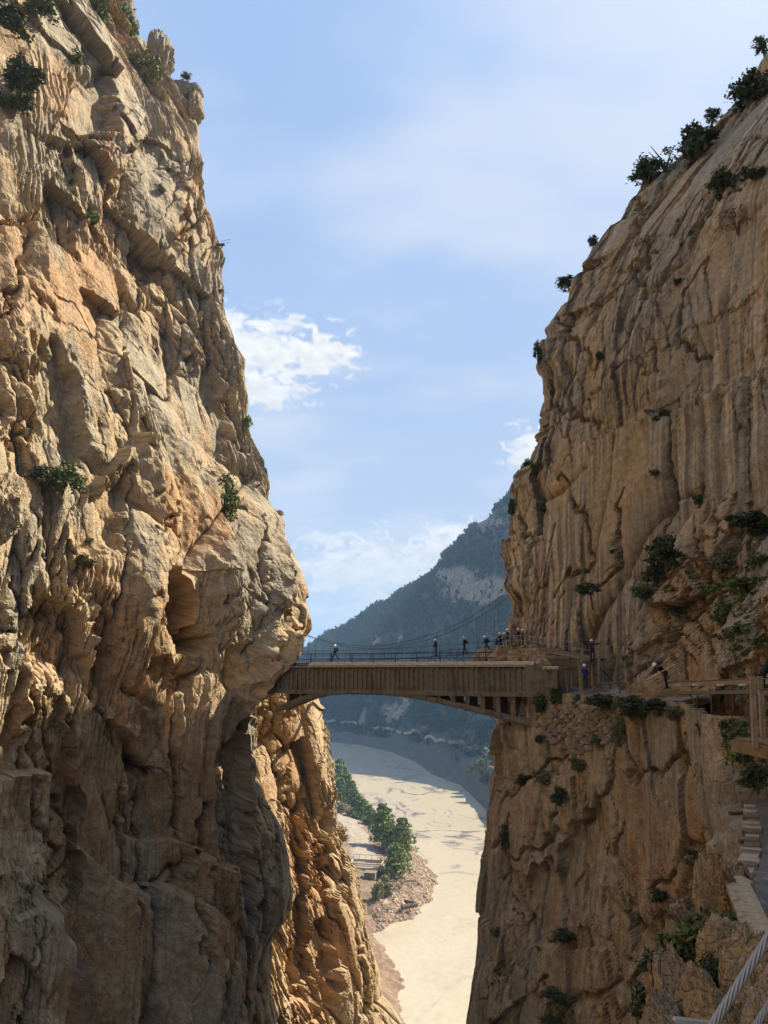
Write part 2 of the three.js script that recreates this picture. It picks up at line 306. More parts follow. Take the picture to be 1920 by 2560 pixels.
{
  const W = leftWall;
  W.add('panel', [[175, 190], [232, 168], [272, 165], [278, 330], [215, 350], [168, 300]], { d: 1.9, soft: 0.8, smooth: 0.75 });
  W.add('panel', [[92, 850], [168, 850], [215, 940], [245, 1070], [240, 1140], [205, 1165], [150, 1085], [112, 965]], { d: 2.3, soft: 0.9, smooth: 0.9 });
  W.add('panel', [[240, 1240], [340, 1165], [335, 1290], [322, 1362], [222, 1372], [205, 1310]], { d: 2.4, soft: 0.7, smooth: 0.9 });
  W.add('panel', [[488, 925], [540, 905], [582, 1040], [576, 1150], [530, 1180], [512, 1080], [490, 990]], { d: 1.9, soft: 0.7, smooth: 0.85 });
  W.add('panel', [[560, 1400], [600, 1360], [680, 1385], [690, 1460], [640, 1520], [590, 1540]], { d: -0.5, soft: 1.2, smooth: 0.7 });
  W.add('panel', [[80, 1640], [172, 1690], [205, 1900], [212, 2220], [120, 2290], [60, 2200], [70, 1850]], { d: -0.9, soft: 0.8, smooth: 0.8 });
  W.add('panel', [[318, 1930], [438, 1930], [445, 2180], [400, 2215], [325, 2235]], { d: -0.35, soft: 0.4, smooth: 0.75 });
  W.add('panel', [[30, 700], [120, 690], [160, 760], [100, 1000], [20, 1100]], { d: -0.4, soft: 1, smooth: 0.5 });
  W.add('panel', [[-90, 1840], [60, 1850], [140, 1930], [140, 2100], [60, 2160], [-90, 2120]], { d: -0.3, soft: 2.5, smooth: 0.85, reach: 8 });
  W.add('step', [[405, 1060], [345, 1112], [300, 1172], [232, 1264]], { d: 2.2, side: -1, L: 3.5 });
  W.add('step', [[90, 1045], [150, 1100], [205, 1180]], { d: 1.6, side: 1, L: 3 });
  W.add('step', [[280, 340], [212, 350], [160, 300]], { d: 1.5, side: 1, L: 3 });
  W.add('step', [[448, 452], [486, 446], [530, 436]], { d: 1.6, side: 1, L: 2.5 });
  W.add('step', [[325, 600], [360, 672], [405, 705], [448, 640]], { d: 1.5, side: 1, L: 3 });
  W.add('step', [[250, 530], [205, 580], [200, 640]], { d: 1.3, side: -1, L: 3 });
  W.add('step', [[95, 350], [130, 330], [180, 350], [205, 420], [200, 500]], { d: 1.4, side: -1, L: 4 });
  W.add('step', [[170, 1692], [178, 1756], [202, 1890], [190, 1930], [212, 1997], [213, 2224], [183, 2292]], { d: 2.0, side: -1, L: 7 });
  W.add('step', [[130, 1460], [185, 1500], [235, 1560], [238, 1700]], { d: 1.7, side: -1, L: 4 });
  W.add('step', [[430, 1630], [432, 1690], [440, 1740], [425, 1790]], { d: 1.4, side: -1, L: 3 });
  W.add('step', [[265, 1475], [255, 1560], [250, 1800]], { d: 1.5, side: 1, L: 2.5 });
  W.add('step', [[590, 1765], [586, 1930], [592, 2100], [580, 2300], [590, 2560]], { d: 2.6, side: -1, L: 6 });
  W.add('cave', [[424, 1428], [452, 1418], [488, 1440], [505, 1500], [500, 1560], [524, 1600], [492, 1645], [442, 1622], [424, 1560], [428, 1500]], { d: 9 });
  W.add('bulge', [[556, 1500]], { d: 2.4, rs: 3.2, rh: 9, reach: 10 });
  W.add('bulge', [[640, 1672]], { d: 5, rs: 5, rh: 6, reach: 8 });
  W.add('cave', [[432, 1650], [470, 1672], [500, 1665], [486, 1705], [445, 1740]], { d: 2 });
  W.add('cave', [[418, 1300], [434, 1296], [432, 1318], [420, 1322]], { d: 1.6, reach: 2 });
  W.add('cave', [[474, 2020], [500, 2010], [492, 2080], [478, 2160], [470, 2100]], { d: 2.2, reach: 2 });
  W.add('cave', [[444, 2100], [464, 2112], [456, 2136], [446, 2134]], { d: 1.8, reach: 2 });
  W.add('cave', [[540, 1860], [560, 1850], [556, 1930], [545, 2040], [536, 2000]], { d: 2, reach: 2 });
  W.add('cave', [[300, 1710], [330, 1740], [320, 1760], [298, 1740]], { d: 1.2, reach: 2 });
  for (const c of [[[106, 1660], [104, 1820], [94, 1862], [118, 1920]], [[123, 1690], [137, 1747], [142, 1930], [133, 1968], [142, 2094], [157, 2142], [125, 2238], [118, 2282]], [[140, 1940], [164, 2045], [193, 2084], [195, 2147], [178, 2185], [140, 2214]], [[77, 1867], [87, 2045], [104, 2108], [101, 2190], [87, 2277]],
    [[313, 1950], [316, 2094], [318, 2166], [309, 2306]], [[436, 1891], [439, 2094], [429, 2238], [436, 2383]], [[360, 1960], [358, 2100], [362, 2300]], [[130, 1430], [90, 1560], [40, 1640]], [[20, 1450], [30, 1520], [48, 1580]], [[60, 1440], [80, 1520], [75, 1600]], [[325, 2228], [380, 2200], [440, 2160]],
    [[20, 780], [60, 620], [110, 520], [130, 440]], [[130, 760], [60, 640]], [[350, 700], [352, 760], [368, 800]], [[60, 100], [40, 180], [80, 260]], [[300, 440], [335, 500], [350, 560]], [[490, 1240], [440, 1290], [380, 1330]], [[0, 1060], [60, 1090], [90, 1060]], [[0, 860], [60, 900], [110, 1000]], [[575, 1400], [580, 1470], [565, 1560]], [[0, 560], [80, 540], [150, 520]], [[650, 1300], [640, 1400], [650, 1520]]])
    W.add('crack', c, { d: 0.9, w: 0.22, reach: 2 });
  W.add('bulge', [[690, 1480]], { d: 1.2, rs: 7, rh: 9, reach: 10 });
  W.add('bulge', [[380, 720]], { d: 1.6, rs: 7, rh: 7, reach: 9 });
  W.add('bulge', [[350, 1480]], { d: 1.4, rs: 5, rh: 8, reach: 9 });
}
const leftGrey = spots(leftWall, [[470, 960, 130, 150, .34], [620, 1420, 90, 110, .4], [330, 330, 150, 160, .25], [560, 820, 60, 200, .28], [330, 2250, 250, 200, .1], [430, 560, 70, 120, .2]]);
const leftWarm = spots(leftWall, [[330, 700, 120, 90, .5], [330, 1560, 190, 170, .55], [60, 1350, 140, 250, .35], [40, 600, 120, 240, .3], [440, 1250, 120, 80, .45], [220, 230, 60, 90, .4], [130, 1950, 90, 330, .45], [540, 1680, 120, 90, .4], [400, 2150, 190, 280, .5], [60, 2350, 150, 220, .5], [520, 480, 60, 120, .3]]);
{
  const W = leftWall;
  const leftQ = { amp: [3.9, 1.9, 0.8, 0.24], size: 1, joint: 0.9, flute: 0.35, lean: 0.12, turn: 0.4 }, middleOfLeft = meanRelief(3, leftQ, 0, 42, 20, 150);
  const disp = (s, h) => {
    const [d, smooth, open] = W.relief(s, h);
    const near = 0.55 + 0.45 * sstep(1, 6, Math.abs(s + 1));
    return d + (roughness(s, h, 3, leftQ) - middleOfLeft) * (1 - 0.82 * smooth) * near * open + 0.3 * n2(s * 0.3, h * 0.2) - 0.4 - 2.2 * sstep(-0.5, -5, s);
  };
  const color = (s, h, raw) => { const g = inSpots(leftGrey, raw, h), w = inSpots(leftWarm, raw, h); return rockColor(s, h, 3, { orange: -0.02 + w * 0.5, rust: -0.08 + w * 0.12, grey: 0.0 + g * 1.2 - w * 0.75, slate: -0.24 + g * 0.35 - w * 0.2, wash: 0.3, stain: -0.12, stripe: 0.3, tint: [1.08, 1.01, 0.91] }, raw); };
  const g = W.build(range(-14, 152, (s) => s < -3 ? 0.4 : s < 42 ? 0.09 : s < 56 ? 0.3 : 1.2), range(14, 162, 0.165), disp, color);
  setting('left_cliff', g, rockMat, 'tall sunlit limestone cliff rising left of the bridge with a dark cave', 'cliff');
}

// the buttress beyond the bridge, lit from across the valley
const buttress = new Wall({
  edge: pts([[775, 1640, 101], [795, 1745, 101], [806, 1800, 101], [818, 1860, 101], [833, 1950, 101], [838, 2010, 101], [838, 2078, 101], [858, 2110, 102], [890, 2140, 103], [912, 2180, 104], [918, 2240, 104], [934, 2275, 105], [936, 2320, 105], [946, 2370, 106], [962, 2430, 107], [966, 2490, 108], [985, 2510, 109], [1005, 2540, 110], [1024, 2570, 111], [1070, 2800, 113]]),
  plan: [[-4, 9], [-9, 19], [-17, 33]], back: [-0.4, -0.92], flip: -1, face: [0.1, 0.6],
});
{
  const W = buttress;
  W.add('step', [[832, 1960], [800, 2010], [790, 2100], [830, 2110]], { d: 2, side: 1, L: 2 });
  W.add('cave', [[815, 1950], [834, 1960], [832, 2080], [815, 2110], [806, 2040]], { d: 2.5, reach: 3 });
  W.add('cave', [[800, 2280], [845, 2300], [860, 2400], [850, 2520], [820, 2560], [800, 2420]], { d: 2.4, reach: 3 });
  W.add('cave', [[740, 2330], [770, 2380], [772, 2500], [750, 2560], [735, 2450]], { d: 2, reach: 3 });
  W.add('step', [[770, 1960], [765, 2080], [775, 2220], [790, 2420], [800, 2560]], { d: 2, side: -1, L: 3 });
  for (const c of [[[740, 1850], [720, 2000], [700, 2150], [690, 2300]], [[800, 1850], [770, 1960]], [[830, 2180], [840, 2260], [870, 2330]], [[880, 2180], [890, 2260], [910, 2400], [930, 2500]], [[700, 1900], [720, 1990], [760, 2040]], [[860, 2110], [880, 2160], [870, 2250]]]) W.add('crack', c, { d: 0.9, w: 0.3, reach: 2 });
  const buttQ = { amp: [1.9, 1.35, 0.75, 0.24], size: 0.62, joint: 0.8, flute: 0.5, lean: 0.1 }, middleOfButtress = meanRelief(91, buttQ, 0, 25, 10, 55);
  const disp = (s, h) => { const [d] = W.relief(s, h), near = 0.5 + 0.5 * sstep(1, 5, Math.abs(s)); const ang = h + s * 0.5; return d - 0.5 + near * (roughness(s, ang, 91, buttQ) - middleOfButtress); };
  const color = (s, h, raw) => rockColor(s, h, 91, { orange: 0.16, rust: 0.02, grey: -0.2, slate: -0.34, wash: 0.35, stain: -0.16, tint: [1.1, 1.02, 0.92] }, raw);
  const g = W.build(range(-10, 36, (s) => s < -3 ? 0.5 : 0.15), range(6, 57.6, 0.15), disp, color);
  setting('rock_buttress', g, rockMat, 'sunlit orange rock buttress below the bridge at the left edge of the river', 'cliff');
}

// right wall: the far face, the slope that comes forward at the right, and the wall below the terrace
const rightTint = [1.12, 1.04, 0.92];
const rightWall = new Wall({
  edge: pts([[1215, 2400, 84], [1220, 2000, 84], [1222, 1830, 83], [1240, 1700, 82], [1252, 1560, 82], [1255, 1500, 82], [1255, 1390, 82], [1260, 1330, 81.3], [1272, 1250, 80.3], [1275, 1210, 79.8], [1295, 1170, 79.4], [1315, 1130, 78.9], [1340, 1090, 78.4], [1345, 1060, 78], [1350, 985, 77.1], [1344, 955, 76.8], [1328, 905, 76.2], [1340, 880, 76], [1348, 822, 76], [1380, 792, 77], [1398, 752, 77], [1410, 712, 77], [1452, 682, 77], [1460, 650, 78], [1470, 620, 78], [1500, 590, 78], [1530, 560, 78], [1560, 512, 79],
    [1580, 495, 79], [1600, 455, 79], [1640, 432, 80], [1690, 392, 80], [1740, 352, 80], [1800, 310, 81], [1840, 268, 81], [1888, 225, 81], [1890, 190, 81], [1900, 130, 82], [1960, 60, 83], [2060, -100, 86]]),
  plan: [[6.2, 14], [9.2, 21], [12, 28], [13.5, 36], [12, 60]], back: [0.3, -0.95], flip: 1, face: [-0.3, 1.0], jag: 0.65, near: [0.5, 6],
});
{
  const W = rightWall;
  for (const c of [[[1617, 622], [1607, 752], [1554, 858], [1506, 966], [1458, 1081]], [[1580, 470], [1590, 600], [1560, 700], [1480, 760]], [[1720, 480], [1690, 560], [1640, 610], [1560, 660]], [[1470, 1300], [1480, 1420], [1430, 1430], [1380, 1480]], [[1545, 1230], [1540, 1330], [1548, 1420], [1480, 1470]], [[1860, 480], [1780, 520], [1700, 600]], [[1380, 780], [1420, 840], [1480, 900]], [[1400, 1180], [1440, 1260], [1470, 1290]], [[1650, 400], [1640, 480], [1580, 560]], [[1290, 1300], [1330, 1360], [1320, 1450]], [[1770, 640], [1700, 720], [1680, 830], [1760, 900]], [[1360, 990], [1440, 1040], [1500, 1060]]])
    W.add('crack', c, { d: 0.85, w: 0.2, reach: 2 });
  W.add('step', [[1450, 1120], [1500, 1092], [1554, 1062], [1612, 1040], [1655, 1043], [1720, 1020], [1795, 985], [1911, 925]], { d: 1.5, side: -1, L: 3.5 });
  W.add('step', [[1560, 860], [1506, 966], [1455, 1090]], { d: 0.9, side: 1, L: 3 });
  W.add('cave', [[1262, 1470], [1290, 1478], [1320, 1495], [1318, 1560], [1290, 1600], [1264, 1600]], { d: 1.2, reach: 2 });
  W.add('cave', [[1700, 655], [1722, 650], [1718, 668], [1700, 668]], { d: 1, reach: 2 });
  W.add('cave', [[1745, 1082], [1772, 1090], [1768, 1100], [1748, 1094]], { d: 1, reach: 2 });
  W.add('cave', [[1655, 1188], [1675, 1192], [1672, 1200], [1656, 1198]], { d: 1, reach: 2 });
  W.add('panel', [[1700, 620], [1920, 520], [1960, 900], [1790, 970], [1650, 1030], [1620, 900]], { d: 0.6, soft: 1.2, smooth: 0.7 });
  W.add('panel', [[1450, 1120], [1640, 1060], [1640, 1300], [1560, 1500], [1400, 1560], [1340, 1500], [1400, 1300]], { d: 0, soft: 1.5, smooth: 0.6 });
}
const rightWarm = spots(rightWall, [[1800, 850, 120, 150, .55], [1620, 1250, 90, 130, .45], [1290, 1540, 30, 60, .9], [1610, 560, 60, 60, .4], [1720, 690, 60, 50, .4], [1880, 400, 60, 80, .3]]);
{
  const W = rightWall;
  const rightQ = { amp: [1.6, 0.65, 0.4, 0.1], size: 1.1, joint: 0.95, flute: 0.16, lean: 0.05, sway: 0.2 }, middleOfRight = meanRelief(141, rightQ, 0, 30, 55, 130);
  const disp = (s, h) => { const [d, smooth] = W.relief(s, h), near = 0.5 + 0.5 * sstep(0.5, 5, Math.abs(s)); return d + near * (1 - 0.8 * smooth) * (roughness(W.plumb(s, h), h, 141, rightQ) - middleOfRight) + 0.35 * n2(s * 0.22, h * 0.12 + 8) - 0.1 - 1.2 * sstep(-0.5, -5, s); };
  const color = (s, h, raw) => { const w = inSpots(rightWarm, raw, h); return rockColor(s, h, 141, { orange: -0.16 + 0.5 * w, rust: -0.16 + 0.25 * w, grey: 0.2 - 0.55 * w, slate: -0.14 - 0.2 * w, wash: 0.35, stain: -0.1, stripe: 1, tint: rightTint }, W.plumb(raw, h)); };
  const g = W.build(range(-16, 44, (s) => s < -3 ? 0.5 : s < 36 ? 0.105 : 0.4), range(10, 150, (h) => h < 50 ? 0.5 : 0.17), disp, color);
  setting('right_cliff', g, rockMat, 'shaded brown cliff face with vertical water stains behind the terrace', 'cliff');
}
const slopeWall = new Wall({
  edge: pts([[1500, 1900, 57], [1512, 1780, 56], [1520, 1720, 55], [1522, 1640, 55], [1545, 1560, 55], [1600, 1470, 55], [1640, 1400, 55], [1700, 1290, 55], [1770, 1190, 55], [1812, 1130, 55], [1860, 1040, 55], [1890, 960, 56], [1930, 860, 57], [1975, 700, 58], [2010, 450, 60], [2030, 100, 63]]),
  plan: [[1.9, 7], [0.6, 17], [-1.1, 24], [-2.6, 30], [-3.5, 34], [-5, 41], [-9, 47], [-13, 55], [-13, 67], [-10, 130]], back: [0.5, -0.86], flip: 1, face: [-0.4, 1.0],
  lean: (s, h) => [Math.max(0, h - 62) * 0.1 * sstep(0, 12, s), 0],
});
{
  const W = slopeWall;
  for (const c of [[[1900, 1160], [1840, 1300], [1760, 1420], [1700, 1560]], [[1780, 1180], [1740, 1300], [1700, 1400], [1660, 1480]], [[1880, 1460], [1840, 1520], [1790, 1620], [1770, 1690]], [[1640, 1560], [1600, 1640], [1580, 1700]], [[1700, 1480], [1680, 1560], [1620, 1660]], [[1560, 1560], [1550, 1640], [1540, 1700]], [[1820, 1080], [1800, 1180], [1780, 1300]], [[1915, 1250], [1860, 1310], [1800, 1400]]])
    W.add('crack', c, { d: 0.9, w: 0.3, reach: 2 });
  W.add('bulge', [[1860, 1600]], { d: 1.2, rs: 6, rh: 4, reach: 7 });
  const slopeQ = { amp: [1.5, 1.15, 0.5, 0.14], size: 0.62, joint: 0.95, flute: 0.12, lean: 1.6 }, middleOfSlope = meanRelief(211, slopeQ, 0, 40, 55, 100);
  const disp = (s, h) => { const [d, smooth] = W.relief(s, h); return d + (1 - smooth) * (roughness(s, h, 211, slopeQ) - middleOfSlope) * (0.5 + 0.5 * sstep(0, 4, s)) + 0.3 * n2(s * 0.3, h * 0.2 + 18) - 1.0; };
  const color = (s, h, raw) => rockColor(s, h, 211, { orange: -0.1, rust: -0.14, grey: 0.05, slate: -0.2, wash: 0.35, stain: -0.14, tint: rightTint }, raw);
  const g = W.build(range(-8, 130, (s) => s < 20 ? 0.11 : s < 36 ? 0.08 : s < 70 ? 0.3 : 1.2), range(50, 132, (h) => h < 88 ? 0.14 : 0.5), disp, color);
  setting('right_slope', g, rockMat, 'rocky slope of cracked slabs with shrubs at the right above the boardwalk', 'cliff');
}
const lowerWall = new Wall({
  edge: pts([[1250, 1640, 74], [1240, 1690, 72], [1232, 1760, 71], [1224, 1830, 70], [1226, 1900, 70], [1230, 1942, 70], [1212, 1985, 69.5], [1197, 2035, 69.5], [1191, 2120, 69], [1188, 2200, 69], [1184, 2250, 69], [1180, 2300, 69], [1178, 2350, 69], [1168, 2400, 69], [1156, 2470, 69], [1146, 2560, 69], [1120, 2800, 69]]),
  plan: [[4, 10], [6.3, 19], [7.1, 24], [5.8, 31], [3.9, 38], [2.1, 44], [-0.5, 51], [-4, 60], [-7, 69], [-7, 82], [-4, 140]], back: [0.45, -0.89], flip: 1, face: [-0.3, 1.0],
  lean: (s, h) => { const k = sstep(43.5, 44.6, s) * sstep(55.3, 55.42, h); return [4.2 * k, 0]; },
});
{
  const W = lowerWall;
  for (const c of [[[1405, 2000], [1365, 2080], [1370, 2180], [1400, 2260], [1412, 2330]], [[1500, 2000], [1440, 2060], [1360, 2110], [1260, 2160]], [[1260, 2050], [1250, 2250], [1255, 2400], [1248, 2500]], [[1720, 2170], [1690, 2230], [1640, 2300], [1560, 2340]], [[1560, 2060], [1540, 2140], [1555, 2190]], [[1770, 2060], [1700, 2130], [1620, 2230]], [[1380, 2440], [1340, 2480], [1420, 2520], [1520, 2470], [1600, 2440]], [[1200, 2110], [1260, 2115]], [[1580, 1950], [1640, 1930], [1720, 1880]], [[1540, 1880], [1520, 1980], [1500, 2000]], [[1400, 1880], [1300, 1960], [1240, 2010]]])
    W.add('crack', c, { d: 0.7, w: 0.22, reach: 2 });
  W.add('step', [[1510, 1990], [1430, 2060], [1380, 2160], [1280, 2190]], { d: 1.3, side: -1, L: 3 });
  W.add('step', [[1840, 2070], [1760, 2140], [1700, 2230], [1640, 2290]], { d: 1.0, side: 1, L: 1.6 });
  W.add('panel', [[1400, 2080], [1500, 2000], [1600, 1980], [1760, 2000], [1740, 2150], [1640, 2280], [1520, 2330], [1400, 2300]], { d: 0, soft: 1.5, smooth: 0.6 });
}
const lowerWarm = spots(lowerWall, [[1270, 2060, 90, 180, .7], [1260, 2380, 90, 160, .6], [1600, 2130, 120, 100, .25], [1780, 1850, 80, 80, .5], [1500, 2450, 100, 80, .3]]);
{
  const W = lowerWall;
  const lowQ = { amp: [1.3, 0.9, 0.42, 0.12], size: 0.85, joint: 0.7, flute: 0.2, lean: 0.6 }, middleOfLower = meanRelief(307, lowQ, 0, 44, 15, 58);
  const disp = (s, h) => { const [d, smooth] = W.relief(s, h), near = 0.5 + 0.5 * sstep(0.5, 5, Math.abs(s)), close = 1 - 0.75 * sstep(26, 52, s); return d * close + close * near * (1 - 0.8 * smooth) * (roughness(s, h, 307, lowQ) - middleOfLower) + 0.3 * n2(s * 0.25, h * 0.15 + 28) - 0.2; };
  const color = (s, h, raw) => { const w = inSpots(lowerWarm, raw, h); return rockColor(s, h, 307, { orange: -0.16 + w * 0.55, rust: -0.18 + 0.12 * w, grey: 0.0 - w * 0.35, slate: -0.2 - w * 0.2, wash: 0.3, stain: -0.14, stripe: 0.45, tint: rightTint }, raw); };
  const g = W.build(range(-20, 140, (s) => s < -2 ? 0.5 : s < 22 ? 0.11 : s < 45 ? 0.08 : s < 82 ? 0.3 : 1.5), range(4, 58.4, (h) => h < 30 ? 0.18 : 0.125), disp, color);
  setting('terrace_cliff', g, rockMat, 'shaded brown cliff dropping from the stone terrace to the river at right', 'cliff');
}
// ---------------------------------------------------------------- river, banks and the hills beyond
function gridGeo(nu, nv, fn, colorFn, uvFn) {      // fn(u, v) -> point; colours by point
  const P = new Float32Array((nu + 1) * (nv + 1) * 3), C = new Float32Array((nu + 1) * (nv + 1) * 3), U = new Float32Array((nu + 1) * (nv + 1) * 2), I = [];
  for (let j = 0; j <= nv; j++) for (let i = 0; i <= nu; i++) { const k = j * (nu + 1) + i, p = fn(i / nu, j / nv), c = colorFn(p, i / nu, j / nv), w = uvFn ? uvFn(p) : [p.x / 8, p.z / 8]; P.set([p.x, p.y, p.z], k * 3); C.set(c, k * 3); U.set(w, k * 2); }
  for (let j = 0; j < nv; j++) for (let i = 0; i < nu; i++) { const a = j * (nu + 1) + i, b = a + 1, c = a + nu + 1, d = c + 1; I.push(a, b, d, a, d, c); }
  const g = new THREE.BufferGeometry(); g.setAttribute('position', new THREE.BufferAttribute(P, 3)); g.setAttribute('color', new THREE.BufferAttribute(C, 3)); g.setAttribute('uv', new THREE.BufferAttribute(U, 2)); g.setIndex(I); g.computeVertexNormals(); return g;
}
{
  // the water carries scum and silt in thin winding lines
  const X0 = -150, X1 = 250, Z0 = -720, Z1 = -120, W = 1024, H = 1536, d = new Uint8Array(W * H * 4);
  for (let j = 0; j < H; j++) for (let i = 0; i < W; i++) {
    const x = mix(X0, X1, i / W), z = mix(Z1, Z0, j / H), o = (j * W + i) * 4;
    const wx = x + 26 * n2(x * 0.011, z * 0.008) + 8 * n2(x * 0.05, z * 0.04), wz = z + 30 * n2(x * 0.010 + 7, z * 0.007) + 9 * n2(x * 0.05 + 3, z * 0.04);
    const l1 = Math.abs(n2(wx * 0.018, wz * 0.011 + 2)), l2 = Math.abs(n2(wx * 0.045 + 9, wz * 0.022)), far = sstep(-230, -300, z);
    let k = 1.2 * sstep(0.075, 0.01, l1) * sstep(-0.25, 0.15, n2(x * 0.02 + 1, z * 0.013 + 6)) + 0.9 * sstep(0.09, 0.0, l2) * sstep(-0.05, 0.3, n2(x * 0.03 + 21, z * 0.02)) + 0.8 * sstep(0.5, 0.75, n2(wx * 0.03 + 4, wz * 0.02 + 8) + 0.3 * fbm(x * 0.2, z * 0.1, 3));
    k += 0.9 * sstep(0.055, 0.0, Math.abs(n2(wx * 0.03 + 40, wz * 0.015 + 12))) * sstep(-0.1, 0.3, n2(x * 0.025 + 31, z * 0.02 + 3));
    k = clamp(k * (0.8 + 1.2 * fbm(x * 0.3, z * 0.2, 3))) * (0.15 + 0.85 * far);
    const silt = 0.5 + 0.5 * fbm(wx * 0.02, wz * 0.012, 4), grain = 0.03 * fbm(x * 0.5, z * 0.25, 3);
    let c = mix3([0.63, 0.58, 0.495], [0.675, 0.625, 0.53], silt);
    c = mix3(c, [0.4, 0.37, 0.36], k);
    d[o] = clamp(c[0] + grain) * 255; d[o + 1] = clamp(c[1] + grain) * 255; d[o + 2] = clamp(c[2] + grain) * 255; d[o + 3] = 255;
  }
  const t = new THREE.DataTexture(d, W, H); t.colorSpace = THREE.SRGBColorSpace; t.magFilter = THREE.LinearFilter; t.wrapS = t.wrapT = THREE.MirroredRepeatWrapping; t.needsUpdate = true;
  const ripple = tile(512, (u, v) => 0.5 + 0.5 * pf(u, v, 24, 4, 3), false); ripple.repeat.set(20, 30);
  const g = new THREE.PlaneGeometry(1, 1); g.rotateX(-Math.PI / 2);
  const p = g.attributes.position, uv = g.attributes.uv;
  for (let i = 0; i < 4; i++) { const x = p.getX(i) > 0 ? 1400 : -1400, z = p.getZ(i) > 0 ? 60 : -1500; p.setXYZ(i, x, 0, z); uv.setXY(i, (x - X0) / (X1 - X0), (z - Z1) / (Z0 - Z1)); }
  setting('river', g, new THREE.MeshStandardMaterial({ map: t, bumpMap: ripple, bumpScale: 0.03, roughness: 0.3 }), 'pale muddy river with winding scum lines below the gorge', 'river');
}
// the far shore and the mountain over it: a slope from the shoreline up to the crest
const farShore = [[300, 1840], [700, 1848], [835, 1856], [905, 1863], [980, 1881], [1040, 1906], [1080, 1936], [1115, 1950], [1150, 1963], [1180, 1990], [1205, 2015], [1240, 2060], [1300, 2140], [1420, 2300], [1700, 2500]];
const farCrest = [[300, 1650, 1150], [560, 1640, 1100], [700, 1650, 1050], [780, 1620, 1000], [850, 1582, 980], [925, 1543, 960], [1000, 1490, 940], [1060, 1460, 920], [1095, 1425, 910], [1112, 1398, 905], [1150, 1366, 900], [1200, 1328, 890], [1232, 1322, 885], [1240, 1300, 880], [1258, 1288, 880], [1330, 1200, 860], [1500, 1060, 800], [1700, 980, 740]];
const roadLine = [[700, 1800], [880, 1815], [990, 1833], [1090, 1854], [1150, 1870], [1190, 1885], [1260, 1900]];
const valleyCache = {};
function mountain(px, v) {                         // v: 0 the shore, 1 the crest, beyond 1 the far side
  const key = px.toFixed(2); let q = valleyCache[key];
  if (!q) q = valleyCache[key] = [onLevel(px, lerpTable(farShore, px), 0), at(px, lerpTable(farCrest, px), lerpTable(farCrest, px, 2))];
  const [a, b] = q;
  if (v < 0) return new THREE.Vector3(mix(a.x, b.x, v), v * 120, mix(a.z, b.z, v));
  const w = Math.min(v, 1), x = mix(a.x, b.x, v), z = mix(a.z, b.z, v);
  // a low bank, the road's bench, then the steepening slope
  let y = b.y * (0.06 * sstep(0, 0.10, w) + 0.02 * sstep(0.12, 0.2, w) + 0.92 * Math.pow(sstep(-0.25, 1.02, w * 0.98 + 0.02) * 1.03 - 0.0, 1.0) * sstep(0.08, 0.9, w));
  y = mix(y, b.y, sstep(0.75, 1, w));
  const rough = sstep(0.0, 0.25, w) * (1 - 0.8 * sstep(0.8, 1, w));
  y += rough * (14 * fbm(x * 0.012, z * 0.009, 4) + 9 * (0.3 - Math.abs(fbm(x * 0.02 + 4, z * 0.006, 3)))) + sstep(0, 0.03, w) * 1.2 * fbm(x * 0.12, z * 0.12, 3);
  if (v > 1) y -= (v - 1) * 260;
  return new THREE.Vector3(x, y, z);
}
const terrainMat = new THREE.MeshStandardMaterial({ vertexColors: true, map: grainMap, bumpMap: grainBump, bumpScale: 0.25, roughness: 1 });
const crags = [[1190, 1480, 85, 32], [1140, 1440, 60, 24], [980, 1790, 26, 36], [1250, 1470, 40, 30], [1010, 1770, 16, 40], [940, 1600, 10, 10], [1000, 1595, 14, 10], [1225, 1310, 40, 22], [910, 1800, 12, 26]];
const cragAt = (px, py) => { let v = 0; for (const [cx, cy, rx, ry] of crags) { const e = Math.pow((px - cx) / rx, 2) + Math.pow((py - cy) / ry, 2); v = Math.max(v, sstep(1.6, 0.3, e)); } return v; };
{
  const g = gridGeo(420, 300, (u, w) => mountain(mix(300, 1700, u), mix(-0.05, 1.25, w)), (p, u, w) => {
    const q = pixOf(p), v = mix(-0.05, 1.25, w), n = fbm(p.x * 0.06, p.z * 0.06, 4), m = fbm(p.x * 0.3, p.y * 0.3, 3);
    let c = mix3([0.05, 0.06, 0.028], [0.1, 0.09, 0.05], clamp(0.4 + n));
    c = mix3(c, [0.42, 0.31, 0.21], clamp(cragAt(q[0] + 12 * n2(p.x * .05, p.y * .05), q[1] + 8 * n2(p.x * .05 + 5, p.y * .05)) * (0.75 + m)));
    c = mix3([0.125, 0.105, 0.08], c, sstep(0.05, 0.13, v + 0.03 * n));
    return [c[0] * (1 + 0.3 * m), c[1] * (1 + 0.3 * m), c[2] * (1 + 0.3 * m)];
  });
  setting('mountain', g, terrainMat, 'hazy blue wooded mountain slope beyond the river', 'mountain');
}
